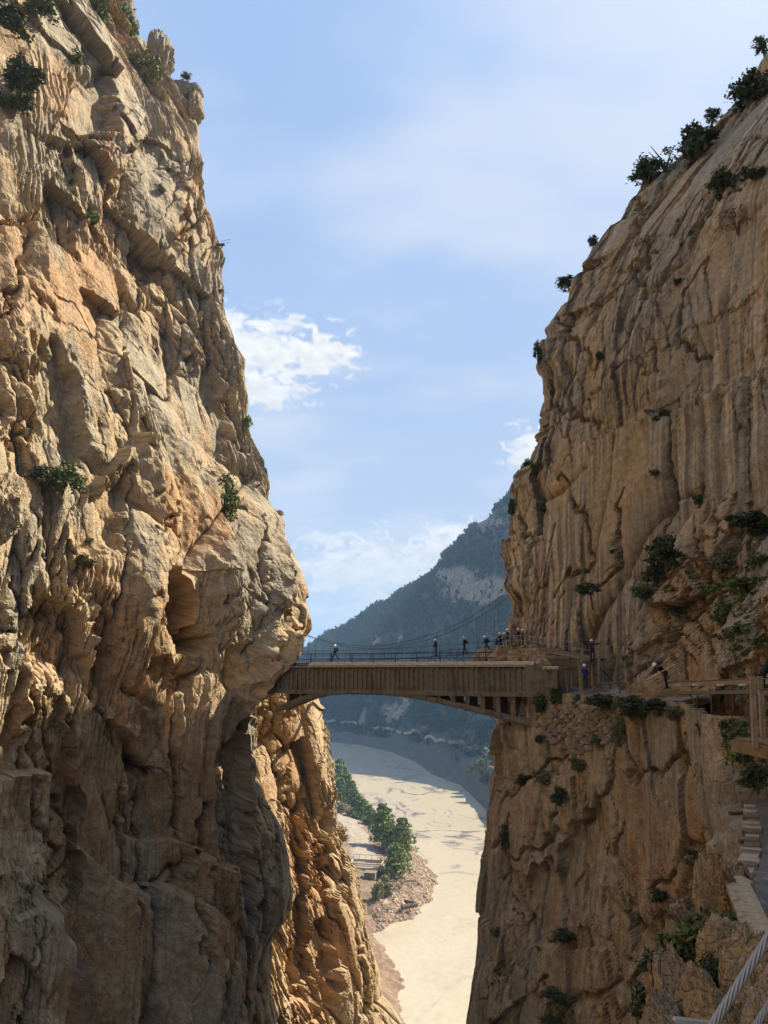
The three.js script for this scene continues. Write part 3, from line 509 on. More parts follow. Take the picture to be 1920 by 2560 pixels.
// farther ridges, pale with distance
for (const [name, list, label] of [
  ['distant_hills', [[200, 1600, 5200], [600, 1602, 5200], [740, 1612, 5200], [790, 1618, 5100], [850, 1606, 5200], [1000, 1625, 5300], [1400, 1600, 5300]], 'faint blue hills on the horizon left of the wooded mountain'],
  ['low_ridge', [[400, 1630, 1900], [680, 1652, 1850], [760, 1630, 1800], [800, 1646, 1750], [860, 1620, 1700], [1000, 1600, 1650], [1200, 1600, 1600]], 'low wooded ridge behind the suspension bridge at left']])
{
  const g = gridGeo(160, 14, (u, w) => { const px = mix(list[0][0], list[list.length - 1][0], u), d = lerpTable(list, px, 2), p = at(px, lerpTable(list, px) , d); p.y += d * 0.0016 * fbm(px * 0.03, 3, 4); const q = Math.abs(w - 0.5) * 2; p.z -= (w - 0.5) * d * 0.5; p.x *= -p.z / d; p.y = mix(p.y, -5, Math.pow(q, 0.9)); return p; },
    (p) => { const n = fbm(p.x * 0.01, p.z * 0.01, 3); return mix3([0.08, 0.09, 0.05], [0.17, 0.14, 0.09], clamp(0.5 + n)); });
  setting(name, g, terrainMat, label, 'hills');
}
// the left bank: a spit of reddish earth and stones running into the river
const leftShore = [[600, 1885], [835, 1908], [850, 1926], [905, 1990], [945, 2045], [985, 2085], [1030, 2120], [1062, 2155], [1084, 2190], [1090, 2212], [1078, 2248], [1045, 2285], [1000, 2306], [960, 2320], [935, 2335], [955, 2372], [985, 2420], [1002, 2480], [1012, 2530], [1022, 2580], [1060, 2760]].map(([px, py]) => { const p = onLevel(px, py, 0); return [p.x, p.z]; });
function bankHeight(x, z) {
  const [d, side] = segDist(x, z, leftShore), s = d * -side;                       // positive on land
  const w = s + 2.2 * fbm(x * 0.09, z * 0.09, 4) + 0.7 * fbm(x * 0.4, z * 0.4, 3);
  if (w < 0) return Math.max(-6, w * 0.5);
  return 5.2 * (1 - Math.exp(-w / 9)) + 0.10 * w + sstep(0, 4, w) * (0.5 * fbm(x * 0.12, z * 0.12, 3)) + 0.10 * fbm(x * 1.1, z * 1.1, 2);
}
{
  const x0 = -140, x1 = 40, z0 = -560, z1 = -112;
  const path = [[812, 1998], [845, 2022], [870, 2050], [890, 2085], [905, 2120], [925, 2165]].map(([a, b]) => { const p = onLevel(a, b, 6); return [p.x, p.z]; });
  const g = gridGeo(440, 900, (u, w) => { const x = mix(x0, x1, u), z = mix(z1, z0, w); return new THREE.Vector3(x, bankHeight(x, z), z); }, (p) => {
    const n = fbm(p.x * 0.1, p.z * 0.1, 4), m = fbm(p.x * 0.7, p.z * 0.7, 3), k = n2(p.x * 1.9, p.z * 1.9);
    let c = mix3([0.2, 0.125, 0.075], [0.27, 0.18, 0.115], clamp(0.5 + n + 0.4 * m));
    c = mix3(c, [0.34, 0.27, 0.2], sstep(0.45, 0.8, k) * 0.8);
    const [pd] = segDist(p.x + 1.5 * n, p.z, path);
    c = mix3(c, [0.4, 0.335, 0.265], sstep(4.6, 3.2, pd) * 0.85);
    c = mix3(c, [0.12, 0.115, 0.055], sstep(0.1, 0.4, fbm(p.x * 0.06 + 4, p.z * 0.05, 3) + 0.2 * m) * 0.6 * sstep(3.5, 6.5, pd) * sstep(2.2, 4, p.y));
    if (p.y < 0.35 + 0.2 * m) c = mix3(c, [0.2, 0.15, 0.115], 0.55);
    return c;
  });
  setting('river_bank', g, terrainMat, 'spit of reddish earth and stones on the left bank of the river', 'bank');
}
// ground under everything, out to the horizon
{
  const g = new THREE.PlaneGeometry(16000, 16000); g.rotateX(-Math.PI / 2); g.translate(0, -7, -3000);
  setting('ground', g, new THREE.MeshStandardMaterial({ color: new THREE.Color().setRGB(0.16, 0.13, 0.09), roughness: 1 }), 'valley floor under the river and hills', 'ground');
}
// ---------------------------------------------------------------- built things: materials and small geometry helpers
const lin = (r, g, b) => new THREE.Color().setRGB(r, g, b);
const concreteMap = tile(512, (u, v) => { const a = pf(u, v, 7, 5, 11), b = pf(u, v, 30, 3, 12), st = sstep(0.1, 0.45, pf(u, v * 0.999, 5, 4, 13)); return [0.80 + 0.2 * a + 0.07 * b - 0.16 * st, 0.78 + 0.2 * a + 0.07 * b - 0.18 * st, 0.75 + 0.2 * a + 0.07 * b - 0.2 * st]; }, true);
function pnA(u, v, fu, fv, k) {                    // wrapping noise drawn out along one axis
  const x = u * fu, y = v * fv, ix = Math.floor(x), iy = Math.floor(y), fx = x - ix, fy = y - iy, sx = fx * fx * (3 - 2 * fx), sy = fy * fy * (3 - 2 * fy);
  const q = (i, j) => h2(((ix + i) % fu + fu) % fu, ((iy + j) % fv + fv) % fv, 3000 + k) * 2 - 1;
  return mix(mix(q(0, 0), q(1, 0), sx), mix(q(0, 1), q(1, 1), sx), sy);
}
const weatherMap = tile(512, (u, v) => {           // run-down dirt, damp patches, rust blooms, pale lime
  const run = 0.6 * pnA(u, v, 48, 3, 1) + 0.4 * pnA(u, v, 110, 5, 2), patch = pf(u, v, 6, 5, 41), spot = pf(u, v, 40, 3, 42);
  let c = [0.86, 0.84, 0.8]; c = mix3(c, [0.46, 0.41, 0.36], sstep(0.0, 0.7, 0.6 * run + 0.8 * patch) * 0.55); c = mix3(c, [0.66, 0.54, 0.42], sstep(0.2, 0.45, patch - 0.3 * run) * 0.4); c = mix3(c, [1, 0.98, 0.94], sstep(0.5, 0.85, run - patch) * 0.5);
  return c.map((x) => clamp(x + 0.1 * spot));
}, true);
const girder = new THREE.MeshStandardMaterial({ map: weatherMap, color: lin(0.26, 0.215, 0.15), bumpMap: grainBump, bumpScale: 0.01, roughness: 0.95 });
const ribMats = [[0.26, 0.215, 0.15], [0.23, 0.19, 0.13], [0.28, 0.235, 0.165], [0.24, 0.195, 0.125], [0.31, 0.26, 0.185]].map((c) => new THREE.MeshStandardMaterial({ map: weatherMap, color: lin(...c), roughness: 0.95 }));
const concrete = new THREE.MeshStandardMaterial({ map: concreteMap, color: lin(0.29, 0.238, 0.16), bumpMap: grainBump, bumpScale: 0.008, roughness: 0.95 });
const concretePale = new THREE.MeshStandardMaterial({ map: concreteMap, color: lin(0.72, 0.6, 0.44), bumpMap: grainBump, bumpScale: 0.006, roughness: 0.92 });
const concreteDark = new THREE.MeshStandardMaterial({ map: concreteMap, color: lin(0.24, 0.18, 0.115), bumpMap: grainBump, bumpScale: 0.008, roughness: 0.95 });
const rust = new THREE.MeshStandardMaterial({ map: concreteMap, color: lin(0.24, 0.105, 0.055), roughness: 0.9, metalness: 0.1 });
const steelDark = new THREE.MeshStandardMaterial({ color: lin(0.045, 0.042, 0.045), roughness: 0.6, metalness: 0.5 });
const steel = new THREE.MeshStandardMaterial({ color: lin(0.42, 0.42, 0.42), roughness: 0.4, metalness: 0.9 });
const woodMap = tile(256, (u, v) => { const g = pf(u * 1, v, 4, 4, 21) , l = pn(u, v, 64, 22); const q = 0.78 + 0.22 * g + 0.1 * Math.sin((v * 40 + 2 * g) * 6.28) + 0.06 * l; return [q, q * 0.97, q * 0.93]; }, true);
const wood = new THREE.MeshStandardMaterial({ map: woodMap, color: lin(0.36, 0.265, 0.165), roughness: 0.85 });
const woodGrey = new THREE.MeshStandardMaterial({ map: woodMap, color: lin(0.27, 0.22, 0.165), roughness: 0.9 });
const woodPale = new THREE.MeshStandardMaterial({ map: woodMap, color: lin(0.5, 0.39, 0.25), roughness: 0.85 });
const whiteTag = new THREE.MeshStandardMaterial({ color: lin(0.75, 0.72, 0.64), roughness: 0.7 });
function metreUV(g, k = 0.5) {                    // box-mapped uv in metres
  const p = g.attributes.position, n = g.attributes.normal, uv = new Float32Array(p.count * 2);
  for (let i = 0; i < p.count; i++) { const x = Math.abs(n.getX(i)), y = Math.abs(n.getY(i)), z = Math.abs(n.getZ(i)); const q = x > y && x > z ? [p.getZ(i), p.getY(i)] : y > z ? [p.getX(i), p.getZ(i)] : [p.getX(i), p.getY(i)]; uv[i * 2] = q[0] * k; uv[i * 2 + 1] = q[1] * k; }
  g.setAttribute('uv', new THREE.BufferAttribute(uv, 2)); return g;
}
const box = (w, h, d, x = 0, y = 0, z = 0) => { const g = new THREE.BoxGeometry(w, h, d); g.translate(x, y, z); return metreUV(g); };
const rbox = (w, h, d, x = 0, y = 0, z = 0, r = 0.02) => { const g = new RoundedBoxGeometry(w, h, d, 1, Math.min(r, w / 2.1, h / 2.1, d / 2.1)); g.translate(x, y, z); return metreUV(g); };
const V = (x, y, z) => new THREE.Vector3(x, y, z);
const plain = (g) => { const o = g.index ? g.toNonIndexed() : g; for (const k of Object.keys(o.attributes)) if (!['position', 'normal', 'uv'].includes(k)) o.deleteAttribute(k); return o; };
const merge = (list) => mergeGeometries(list.map(plain));
function bar(a, b, r, seg = 6, r2 = r) {           // a round bar between two points
  const d = b.clone().sub(a), L = d.length(), g = new THREE.CylinderGeometry(r2, r, L, seg, 1);
  g.translate(0, L / 2, 0); g.applyQuaternion(new THREE.Quaternion().setFromUnitVectors(V(0, 1, 0), d.normalize())); g.translate(a.x, a.y, a.z); return g;
}
function beam(a, b, w, h) {                        // a squared timber between two points, w across and h deep
  const d = b.clone().sub(a), L = d.length(), z = d.clone().normalize(), up = Math.abs(z.y) > 0.95 ? V(0, 0, 1) : V(0, 1, 0), x = up.clone().cross(z).normalize(), y = z.clone().cross(x);
  const g = new THREE.BoxGeometry(w, h, L); metreUV(g, 1); g.applyMatrix4(new THREE.Matrix4().makeBasis(x, y, z)); g.translate((a.x + b.x) / 2, (a.y + b.y) / 2, (a.z + b.z) / 2); return g;
}
const wire = (list, r, seg = 5, n = 24) => new THREE.TubeGeometry(new THREE.CatmullRomCurve3(list), n, r, seg);
function extrude(points, depth, z0 = 0) { const s = new THREE.Shape(points.map(([x, y]) => new THREE.Vector2(x, y))); const g = new THREE.ExtrudeGeometry(s, { depth, bevelEnabled: false }); g.translate(0, 0, z0); return metreUV(g); }

// ---------------------------------------------------------------- the old concrete bridge
{
  const L = at(640, 1680, 77), R = at(1335, 1680, 65), dx = R.x - L.x, dz = R.z - L.z, len = Math.hypot(dx, dz), turn = Math.atan2(-dz, dx), y0 = 58.0;
  const bridge = thing('aqueduct_bridge', 'old ribbed concrete aqueduct bridge spanning the gorge above the river', 'bridge', [L.x, y0, L.z], turn);
  const loc = (px, py) => {                        // photograph direction -> along and up on the bridge's near face
    const d = dirOf(px, py), t = (L.x * dz - L.z * dx) / (d[0] * dz - d[2] * dx), x = d[0] * t, z = d[2] * t;
    return [((x - L.x) * dx + (z - L.z) * dz) / len, EYE + d[1] * t - y0];
  };
  const X = (px) => loc(px, 1680)[0], end = X(1316), Wd = 2.3;
  const beg = X(662), mid = (end + beg) / 2, run = end - beg;
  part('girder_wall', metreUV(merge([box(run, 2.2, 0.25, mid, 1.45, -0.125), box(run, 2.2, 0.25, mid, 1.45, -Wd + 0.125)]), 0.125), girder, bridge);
  part('deck_slab', box(run, 0.3, Wd, mid, 2.39, -Wd / 2), concrete, bridge);
  // bottom flange with a sloping top
  { const g = extrude([[0.16, 0], [0.16, 0.26], [0.0, 0.46], [-0.5, 0.46], [-0.5, 0]], run); g.rotateY(-Math.PI / 2); g.translate(end, 0, 0); part('bottom_flange', metreUV(g, 0.125), girder, bridge); }
  part('trough_floor', box(run, 0.3, Wd - 0.6, mid, 0.2, -Wd / 2 - 0.15), concreteDark, bridge);
  const ribG = []; for (let k = 0; k < 4; k++) { const r = rng(60 + k), w = 0.085 + 0.02 * r(); const g = extrude([[0, 0.40], [0.16, 0.34], [0.13, 0.52], [0.115 + 0.02 * r(), 2.42], [0, 2.42]], w); g.rotateY(-Math.PI / 2); g.translate(w / 2, 0, 0); ribG.push(metreUV(g, 0.31 + 0.05 * k)); }
  const nR = 55, x0 = X(672), rr = rng(5);
  for (let i = 0; i < nR; i++) { const m = part('rib', ribG[i % 4], ribMats[Math.floor(rr() * 5)], bridge); m.position.set(mix(x0, end - 0.5, i / (nR - 1)) + 0.03 * (rr() - 0.5), 0, 0); }
  // coping stones, tilted outwards; the left end has lost its coping and shows rusty reinforcement
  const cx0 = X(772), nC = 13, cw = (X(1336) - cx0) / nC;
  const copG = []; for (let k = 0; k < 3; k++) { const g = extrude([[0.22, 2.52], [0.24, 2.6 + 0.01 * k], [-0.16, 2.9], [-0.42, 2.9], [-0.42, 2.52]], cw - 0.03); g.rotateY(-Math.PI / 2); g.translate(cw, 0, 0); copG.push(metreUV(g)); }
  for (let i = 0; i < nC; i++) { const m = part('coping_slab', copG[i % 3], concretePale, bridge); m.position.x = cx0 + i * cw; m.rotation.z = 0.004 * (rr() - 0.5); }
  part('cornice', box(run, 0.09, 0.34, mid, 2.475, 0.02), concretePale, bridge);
  { const list = []; for (let i = 0; i < 5; i++) list.push(bar(V(X(690), 2.62 + 0.04 * i, -0.05 - 0.09 * i), V(X(772), 2.6 + 0.05 * i + 0.06 * rr(), -0.05 - 0.08 * i), 0.025)); for (let i = 0; i < 9; i++) { const x = mix(X(692), X(770), i / 8); list.push(bar(V(x, 2.52, 0.02), V(x + 0.1 * (rr() - 0.5), 2.88, -0.4), 0.02)); } part('exposed_reinforcement', merge(list), rust, bridge); part('broken_coping', extrude([[X(655), 2.52], [X(660), 2.78], [X(676), 2.74], [X(700), 2.66], [X(730), 2.7], [X(760), 2.62], [X(772), 2.66], [X(772), 2.52]], 0.45, -0.42), rust, bridge); }
  // arch: two ribs, a thin lower lip, cross walls in the spandrels
  const intr = [[690, 1781], [725, 1765], [760, 1751], [800, 1741], [850, 1736], [930, 1736], [1000, 1741], [1060, 1751], [1110, 1762], [1180, 1779], [1250, 1797], [1330, 1818]].map(([a, b]) => loc(a, b));
  const arch = (t0, t1, lift) => { const lo = intr.map(([x, y]) => [x, y + lift]), up = intr.map(([x, y], i) => [x, y + lift + mix(t0, t1, Math.abs(i - 4.5) / 6.5)]).reverse(); return [...lo, ...up]; };
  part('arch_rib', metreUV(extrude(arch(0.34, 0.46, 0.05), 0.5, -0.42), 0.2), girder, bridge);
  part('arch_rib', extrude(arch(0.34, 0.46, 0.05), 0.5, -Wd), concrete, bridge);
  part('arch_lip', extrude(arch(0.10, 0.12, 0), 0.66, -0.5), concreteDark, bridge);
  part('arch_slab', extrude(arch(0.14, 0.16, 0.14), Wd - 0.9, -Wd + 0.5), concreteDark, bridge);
  const archY = (x) => { for (let i = 1; i < intr.length; i++) if (x <= intr[i][0]) { const f = (x - intr[i - 1][0]) / (intr[i][0] - intr[i - 1][0]); return mix(intr[i - 1][1], intr[i][1], f); } return intr[intr.length - 1][1]; };
  for (const [px, w] of [[721, .3], [752, .3], [786, .3], [1096, .3], [1131, .36], [1166, .36], [1204, .38], [1242, .4], [1279, .42]]) { const x = X(px), y = archY(x) + 0.2, h = 0.05 - y; if (h > 0.05) part('spandrel_wall', box(w, h, Wd - 0.1, x, y + h / 2, -Wd / 2 - 0.02), girder, bridge); }
  for (const px of [940, 1000, 1060, 880, 820]) part('drip_pin', bar(V(X(px), archY(X(px)) - 0.1, -0.2), V(X(px), archY(X(px)) + 0.1, -0.2), 0.025), rust, bridge);
  // right abutment
  part('abutment', metreUV(new RoundedBoxGeometry(2.3, 2.75, Wd + 0.3, 2, 0.08).translate(end + 1.05, 1.3, -Wd / 2 + 0.05), 0.25), girder, bridge);
  part('abutment', metreUV(new RoundedBoxGeometry(1.9, 3.2, Wd + 0.1, 2, 0.1).translate(end + 1.0, -1.6, -Wd / 2 + 0.03), 0.25), girder, bridge);
  // railings
  const top = (z, pxs, r) => { for (const px of pxs) part('railing_post', bar(V(X(px), 2.5, z), V(X(px), 3.72, z), r), steelDark, bridge); };
  top(-0.12, [680, 726, 775, 827, 878, 931, 987, 1041, 1099, 1157, 1214], 0.04); top(-Wd + 0.15, [700, 748, 797, 848, 900, 953, 1008, 1063, 1121, 1180], 0.03);
  for (const [z, a, b, r] of [[-0.12, 676, 1236, 0.026], [-Wd + 0.15, 690, 1222, 0.02]]) for (const y of [3.7, 3.2]) part('rail', bar(V(X(a), y, z), V(X(b), y - (y > 3.5 ? 0.05 : 0), z), r), steelDark, bridge);
}
// ---------------------------------------------------------------- terrace, walkways and what stands on them
const gravelMat = new THREE.MeshStandardMaterial({ vertexColors: true, map: grainMap, bumpMap: grainBump, bumpScale: 0.05, roughness: 1 });
const frontOf = (s, h, out) => { const b = lowerWall.point(s, h), n = lowerWall.normal(s); return V(b.x + n[0] * out, h, b.z + n[1] * out); };
{
  const g = gridGeo(70, 24, (u, w) => { const s = mix(-3, 33, u), f = frontOf(s, 58.3, -0.25), b = V(f.x + 8.5, 0, f.z - 9 * (1 - u * 0.6)); const x = mix(f.x, b.x, w), z = mix(f.z, b.z, w); return V(x, 58.36 + 0.75 * sstep(0.0, 0.6, w) + 0.12 * fbm(x * 0.5, z * 0.5, 3) * sstep(0, 0.1, w), z); },
    (p) => { const n = fbm(p.x * 0.8, p.z * 0.8, 4); return mix3([0.3, 0.26, 0.205], [0.36, 0.31, 0.25], clamp(0.5 + n)); }, (p) => [p.x / 2, p.z / 2]);
  setting('terrace', g, gravelMat, 'gravel terrace on top of the right cliff at the end of the bridge', 'terrace');
}
// dry stone retaining wall: every stone a piece of its own
{
  const outline = [[1338, 1790], [1372, 1772], [1440, 1757], [1475, 1768], [1540, 1772], [1556, 1800], [1545, 1850], [1500, 1872], [1440, 1880], [1385, 1872], [1345, 1835]], c0 = lowerWall.spot(1440, 1880);
  const wall = thing('dry_stone_wall', 'dry stone retaining wall of brown rubble below the gravel terrace', 'stone wall', [c0.x, c0.y, c0.z]);
  const r = rng(77), shapes = [], mats = [[0.34, 0.25, 0.15], [0.4, 0.3, 0.19], [0.29, 0.22, 0.15], [0.36, 0.27, 0.19], [0.43, 0.33, 0.215]].map((c) => new THREE.MeshStandardMaterial({ color: lin(...c), map: grainMap, bumpMap: grainBump, bumpScale: 0.03, roughness: 0.95 }));
  for (let k = 0; k < 7; k++) { const g = new THREE.IcosahedronGeometry(0.5, 1), p = g.attributes.position; for (let i = 0; i < p.count; i++) { const v = V(p.getX(i), p.getY(i), p.getZ(i)), q = 1 + 0.35 * n3(v.x * 1.6 + k * 5, v.y * 1.6, v.z * 1.6); v.set(Math.sign(v.x) * Math.pow(Math.abs(v.x) * 2, 0.75) / 2, Math.sign(v.y) * Math.pow(Math.abs(v.y) * 2, 0.7) / 2, v.z).multiplyScalar(q); p.setXYZ(i, v.x, v.y, v.z); } g.computeVertexNormals(); shapes.push(metreUV(g)); }
  const seat = []; let row = 0;
  for (let py = 1758; py < 1880; py += 11, row++) for (let px = 1336 + (row % 2) * 7; px < 1556; px += 12 + 8 * r()) if (polyDist(px, py, outline) < 3 && seat.length < 290) seat.push([px + 4 * (r() - 0.5), py + 4 * (r() - 0.5)]);
  for (const [px, py] of seat) {
    const [s, h] = lowerWall.hit(px, py), q = lowerWall.point(s, h), n = lowerWall.normal(s), m = part('stone', shapes[Math.floor(r() * 7)], mats[Math.floor(r() * 5)], wall);
    m.position.set(q.x - c0.x + n[0] * 0.08, q.y - c0.y, q.z - c0.z + n[1] * 0.08); const k = 0.36 + 0.3 * r(); m.scale.set(k * (1 + 0.5 * r()), k * (0.65 + 0.3 * r()), k * 0.9); m.rotation.set(0.4 * (r() - 0.5), Math.atan2(n[0], n[1]) + 0.5 * (r() - 0.5), 0.35 * (r() - 0.5));
  }
}
// a plank walk along a line of points (outer edge), the rock lying to `inward`
function boardwalk(o, line, width, inward, { step = 0.3, rise = 1.15, postEvery = 2.1, strut = 1.4, wood: wm = wood, posts = woodPale, fascia = woodPale } = {}) {
  const b = o.position, curve = new THREE.CatmullRomCurve3(line.map((p) => p.clone().sub(b))), L = curve.getLength(), n = Math.round(L / step), up = V(0, 1, 0);
  const frame = (t) => { const p = curve.getPointAt(clamp(t)), d = curve.getTangentAt(clamp(t)), i = d.clone().cross(up).normalize(); if (i.dot(inward) < 0) i.negate(); return [p, d, i]; };
  const plank = box(step - 0.03, 0.045, width, 0, 0, 0), rr = rng(n + 9);
  for (let k = 0; k < n; k++) { const [p, d, i] = frame((k + 0.5) / n), m = part('plank', plank, rr() < 0.5 ? wm : woodGrey, o); m.position.copy(p).addScaledVector(i, width / 2); m.position.y += 0.004 * rr(); m.rotation.y = Math.atan2(-d.z, d.x); m.rotation.z = Math.atan2(d.y, Math.hypot(d.x, d.z)); }
  const nb = Math.max(2, Math.round(L / postEvery));
  for (let k = 0; k < nb; k++) {
    const [a, , ia] = frame(k / nb), [c, , ic] = frame((k + 1) / nb), dn = V(0, -0.12, 0);
    part('edge_beam', beam(a.clone().add(dn).addScaledVector(ia, 0.05), c.clone().add(dn).addScaledVector(ic, 0.05), 0.07, 0.17), fascia, o);
    part('edge_beam', beam(a.clone().add(dn).addScaledVector(ia, width - 0.1), c.clone().add(dn).addScaledVector(ic, width - 0.1), 0.07, 0.17), wm, o);
  }
  const tops = [[], []];
  for (let k = 0; k <= nb; k++) {
    const [p, , i] = frame(k / nb);
    if (rise) { part('post', beam(p.clone().add(V(0, -0.18, 0)), p.clone().add(V(0, rise, 0)), 0.07, 0.07), posts, o); tops[0].push(p.clone().add(V(0, rise - 0.06, 0))); tops[1].push(p.clone().add(V(0, rise * 0.55, 0))); }
    if (strut) { part('strut', beam(p.clone().add(V(0, -0.2, 0)).addScaledVector(i, 0.15), p.clone().add(V(0, -0.25 - strut, 0)).addScaledVector(i, width + 0.5), 0.07, 0.07), steelDark, o); part('cross_beam', beam(p.clone().add(V(0, -0.27, 0)), p.clone().add(V(0, -0.27, 0)).addScaledVector(i, width + 0.7), 0.09, 0.12), wm, o); }
  }
  if (rise) for (const t of tops) part('hand_cable', wire(t, 0.012, 4, nb * 4), steel, o);
  return frame;
}
// suspension footbridge behind the old one
let footbridge;
{
  const a = at(668, 1652, 91), b = at(1246, 1630, 80), o = footbridge = thing('suspension_footbridge', 'slender suspension footbridge with cables and hangers behind the concrete bridge', 'footbridge', [a.x, a.y, a.z]);
  const A = V(0, 0, 0), B = b.clone().sub(a), L = B.length(), side = V(B.z, 0, -B.x).normalize().multiplyScalar(-1), n = Math.round(L / 0.45), W = 1.2;   // side: away from the viewer
  const deckAt = (t) => A.clone().lerp(B, t).add(V(0, -0.35 * Math.sin(Math.PI * t), 0));
  footbridge.deckAt = (t) => deckAt(t).add(a).addScaledVector(side, 0.6);
  const plank = box(0.4, 0.04, W), yaw = Math.atan2(-B.z, B.x);
  for (let k = 0; k < n; k++) { const m = part('plank', plank, woodGrey, o); m.position.copy(deckAt((k + 0.5) / n)).addScaledVector(side, W / 2); m.rotation.y = yaw; }
  const hang = (px, py, t) => { const p = deckAt(t).add(a), q = at(px, py, -p.z); return q.sub(a); };
  const drape = [[700, 1548, 0.03], [735, 1572, 0.08], [780, 1594, 0.16], [830, 1609, 0.25], [880, 1618, 0.34], [940, 1622, 0.46], [1000, 1616, 0.57], [1060, 1602, 0.68], [1120, 1582, 0.79], [1180, 1553, 0.9], [1240, 1515, 0.99], [1266, 1496, 1.03]];
  const main = drape.map(([px, py, t]) => hang(px, py, clamp(t, 0, 1)));
  const curve = new THREE.CatmullRomCurve3(main);
  for (const k of [0, 1]) part('main_cable', wire(main.map((p) => p.clone().addScaledVector(side, k * W).add(V(0, k * 0.25, 0))), 0.03, 5, 60), steelDark, o);
  for (let i = 1; i < 30; i++) for (const k of [0, 1]) { const p = curve.getPoint(i / 30).addScaledVector(side, k * W).add(V(0, k * 0.25, 0)), t = clamp((p.x) / B.x), q = deckAt(t).addScaledVector(side, k * W); part('hanger', bar(q, p, 0.011, 4), steelDark, o); }
  for (const k of [0, 1]) for (const y of [0, 0.55, 1.1]) part('hand_cable', wire([0, .25, .5, .75, 1].map((t) => deckAt(t).addScaledVector(side, k * W).add(V(0, y, 0))), y ? 0.012 : 0.03, 4, 30), steelDark, o);
  for (let i = 1; i < 13; i++) part('railing_post', bar(deckAt(i / 13), deckAt(i / 13).add(V(0, 1.15, 0)), 0.022, 5), steelDark, o);
}
// walk around the corner of the right cliff, up to the footbridge
let cornerFrame, cornerWalk;
{
  const line = [[1238, 1629, 80], [1262, 1619, 78], [1300, 1618, 75], [1350, 1624, 71.5], [1400, 1632, 68.5], [1440, 1639, 66], [1476, 1647, 63.6]].map((q) => at(...q));
  cornerWalk = thing('curved_boardwalk', 'curved timber boardwalk hugging the cliff corner at the end of the footbridge', 'boardwalk', [line[3].x, line[3].y - 1, line[3].z]);
  cornerFrame = boardwalk(cornerWalk, line, 1.4, V(0.8, 0, -0.6), { strut: 1.5, posts: wood, fascia: woodPale });
}
// rock core that carries that walk
{
  const list = [[1255, 1655, 79, 2.3], [1300, 1652, 77, 2.6], [1345, 1655, 74, 2.2], [1390, 1660, 71.5, 2], [1270, 1700, 79, 3], [1330, 1700, 76, 3]];
  const lumps = [];
  for (let k = 0; k < list.length; k++) { const [px, py, d, r] = list[k], c = at(px, py, d), g = new THREE.IcosahedronGeometry(r, 24), p = g.attributes.position, C = new Float32Array(p.count * 3);
    for (let i = 0; i < p.count; i++) { const v = V(p.getX(i), p.getY(i), p.getZ(i)); const u = v.clone().normalize(), q = 1 + 0.24 * n3(u.x * 1.7 + k * 3, u.y * 1.2, u.z * 1.7) + 0.1 * n3(u.x * 5, u.y * 3 + k, u.z * 5); v.multiplyScalar(q); if (v.y > r * 0.62) v.y = r * 0.62; p.setXYZ(i, v.x * 1.15 + c.x, v.y * 0.9 + c.y, v.z + c.z); C.set(rockColor(v.x + k * 9, v.y, 141, { orange: 0.1, rust: -0.05, grey: -0.1, slate: -0.3, wash: 0.3, stain: -0.15, tint: rightTint }), i * 3); }
    g.setAttribute('color', new THREE.BufferAttribute(C, 3)); g.computeVertexNormals(); metreUV(g, 0.2); lumps.push(g); }
  setting('rock_ledge', mergeGeometries(lumps), rockMat, 'rounded rock ledge carrying the curved boardwalk', 'rock');
}
// stairs from the terrace up to the walk
{
  const t0 = at(1474, 1716, 60.2), t1 = at(1480, 1647, 63.2), o = thing('timber_stairs', 'steep timber stairs with pole handrails from terrace up to the boardwalk', 'stairs', [t0.x, t0.y, t0.z]);
  const top = t1.clone().sub(t0), n = 11, w = 1.15, f = V(top.x, 0, top.z).normalize(), r = V(-f.z, 0, f.x);
  for (let k = 1; k <= n; k++) { const m = part('step', box(w, 0.05, 0.3), woodGrey, o); m.position.copy(top).multiplyScalar(k / n); m.rotation.y = Math.atan2(-r.z, r.x); }
  for (const q of [-1, 1]) {
    part('stringer', beam(r.clone().multiplyScalar(q * w / 2), top.clone().addScaledVector(r, q * w / 2), 0.06, 0.25), wood, o);
    for (const [t, l] of [[0.05, 1.35], [0.55, 1.3], [1, 1.25]]) { const p = top.clone().multiplyScalar(t).addScaledVector(r, q * (w / 2 + 0.06)); part('pole', beam(p, p.clone().add(V(0.08 * q, l, 0)), 0.07, 0.07), woodPale, o); }
    part('handrail', beam(r.clone().multiplyScalar(q * (w / 2 + 0.08)).add(V(0, 1.25, 0)), top.clone().addScaledVector(r, q * (w / 2 + 0.1)).add(V(0, 1.2, 0)), 0.05, 0.07), wood, o);
  }
}
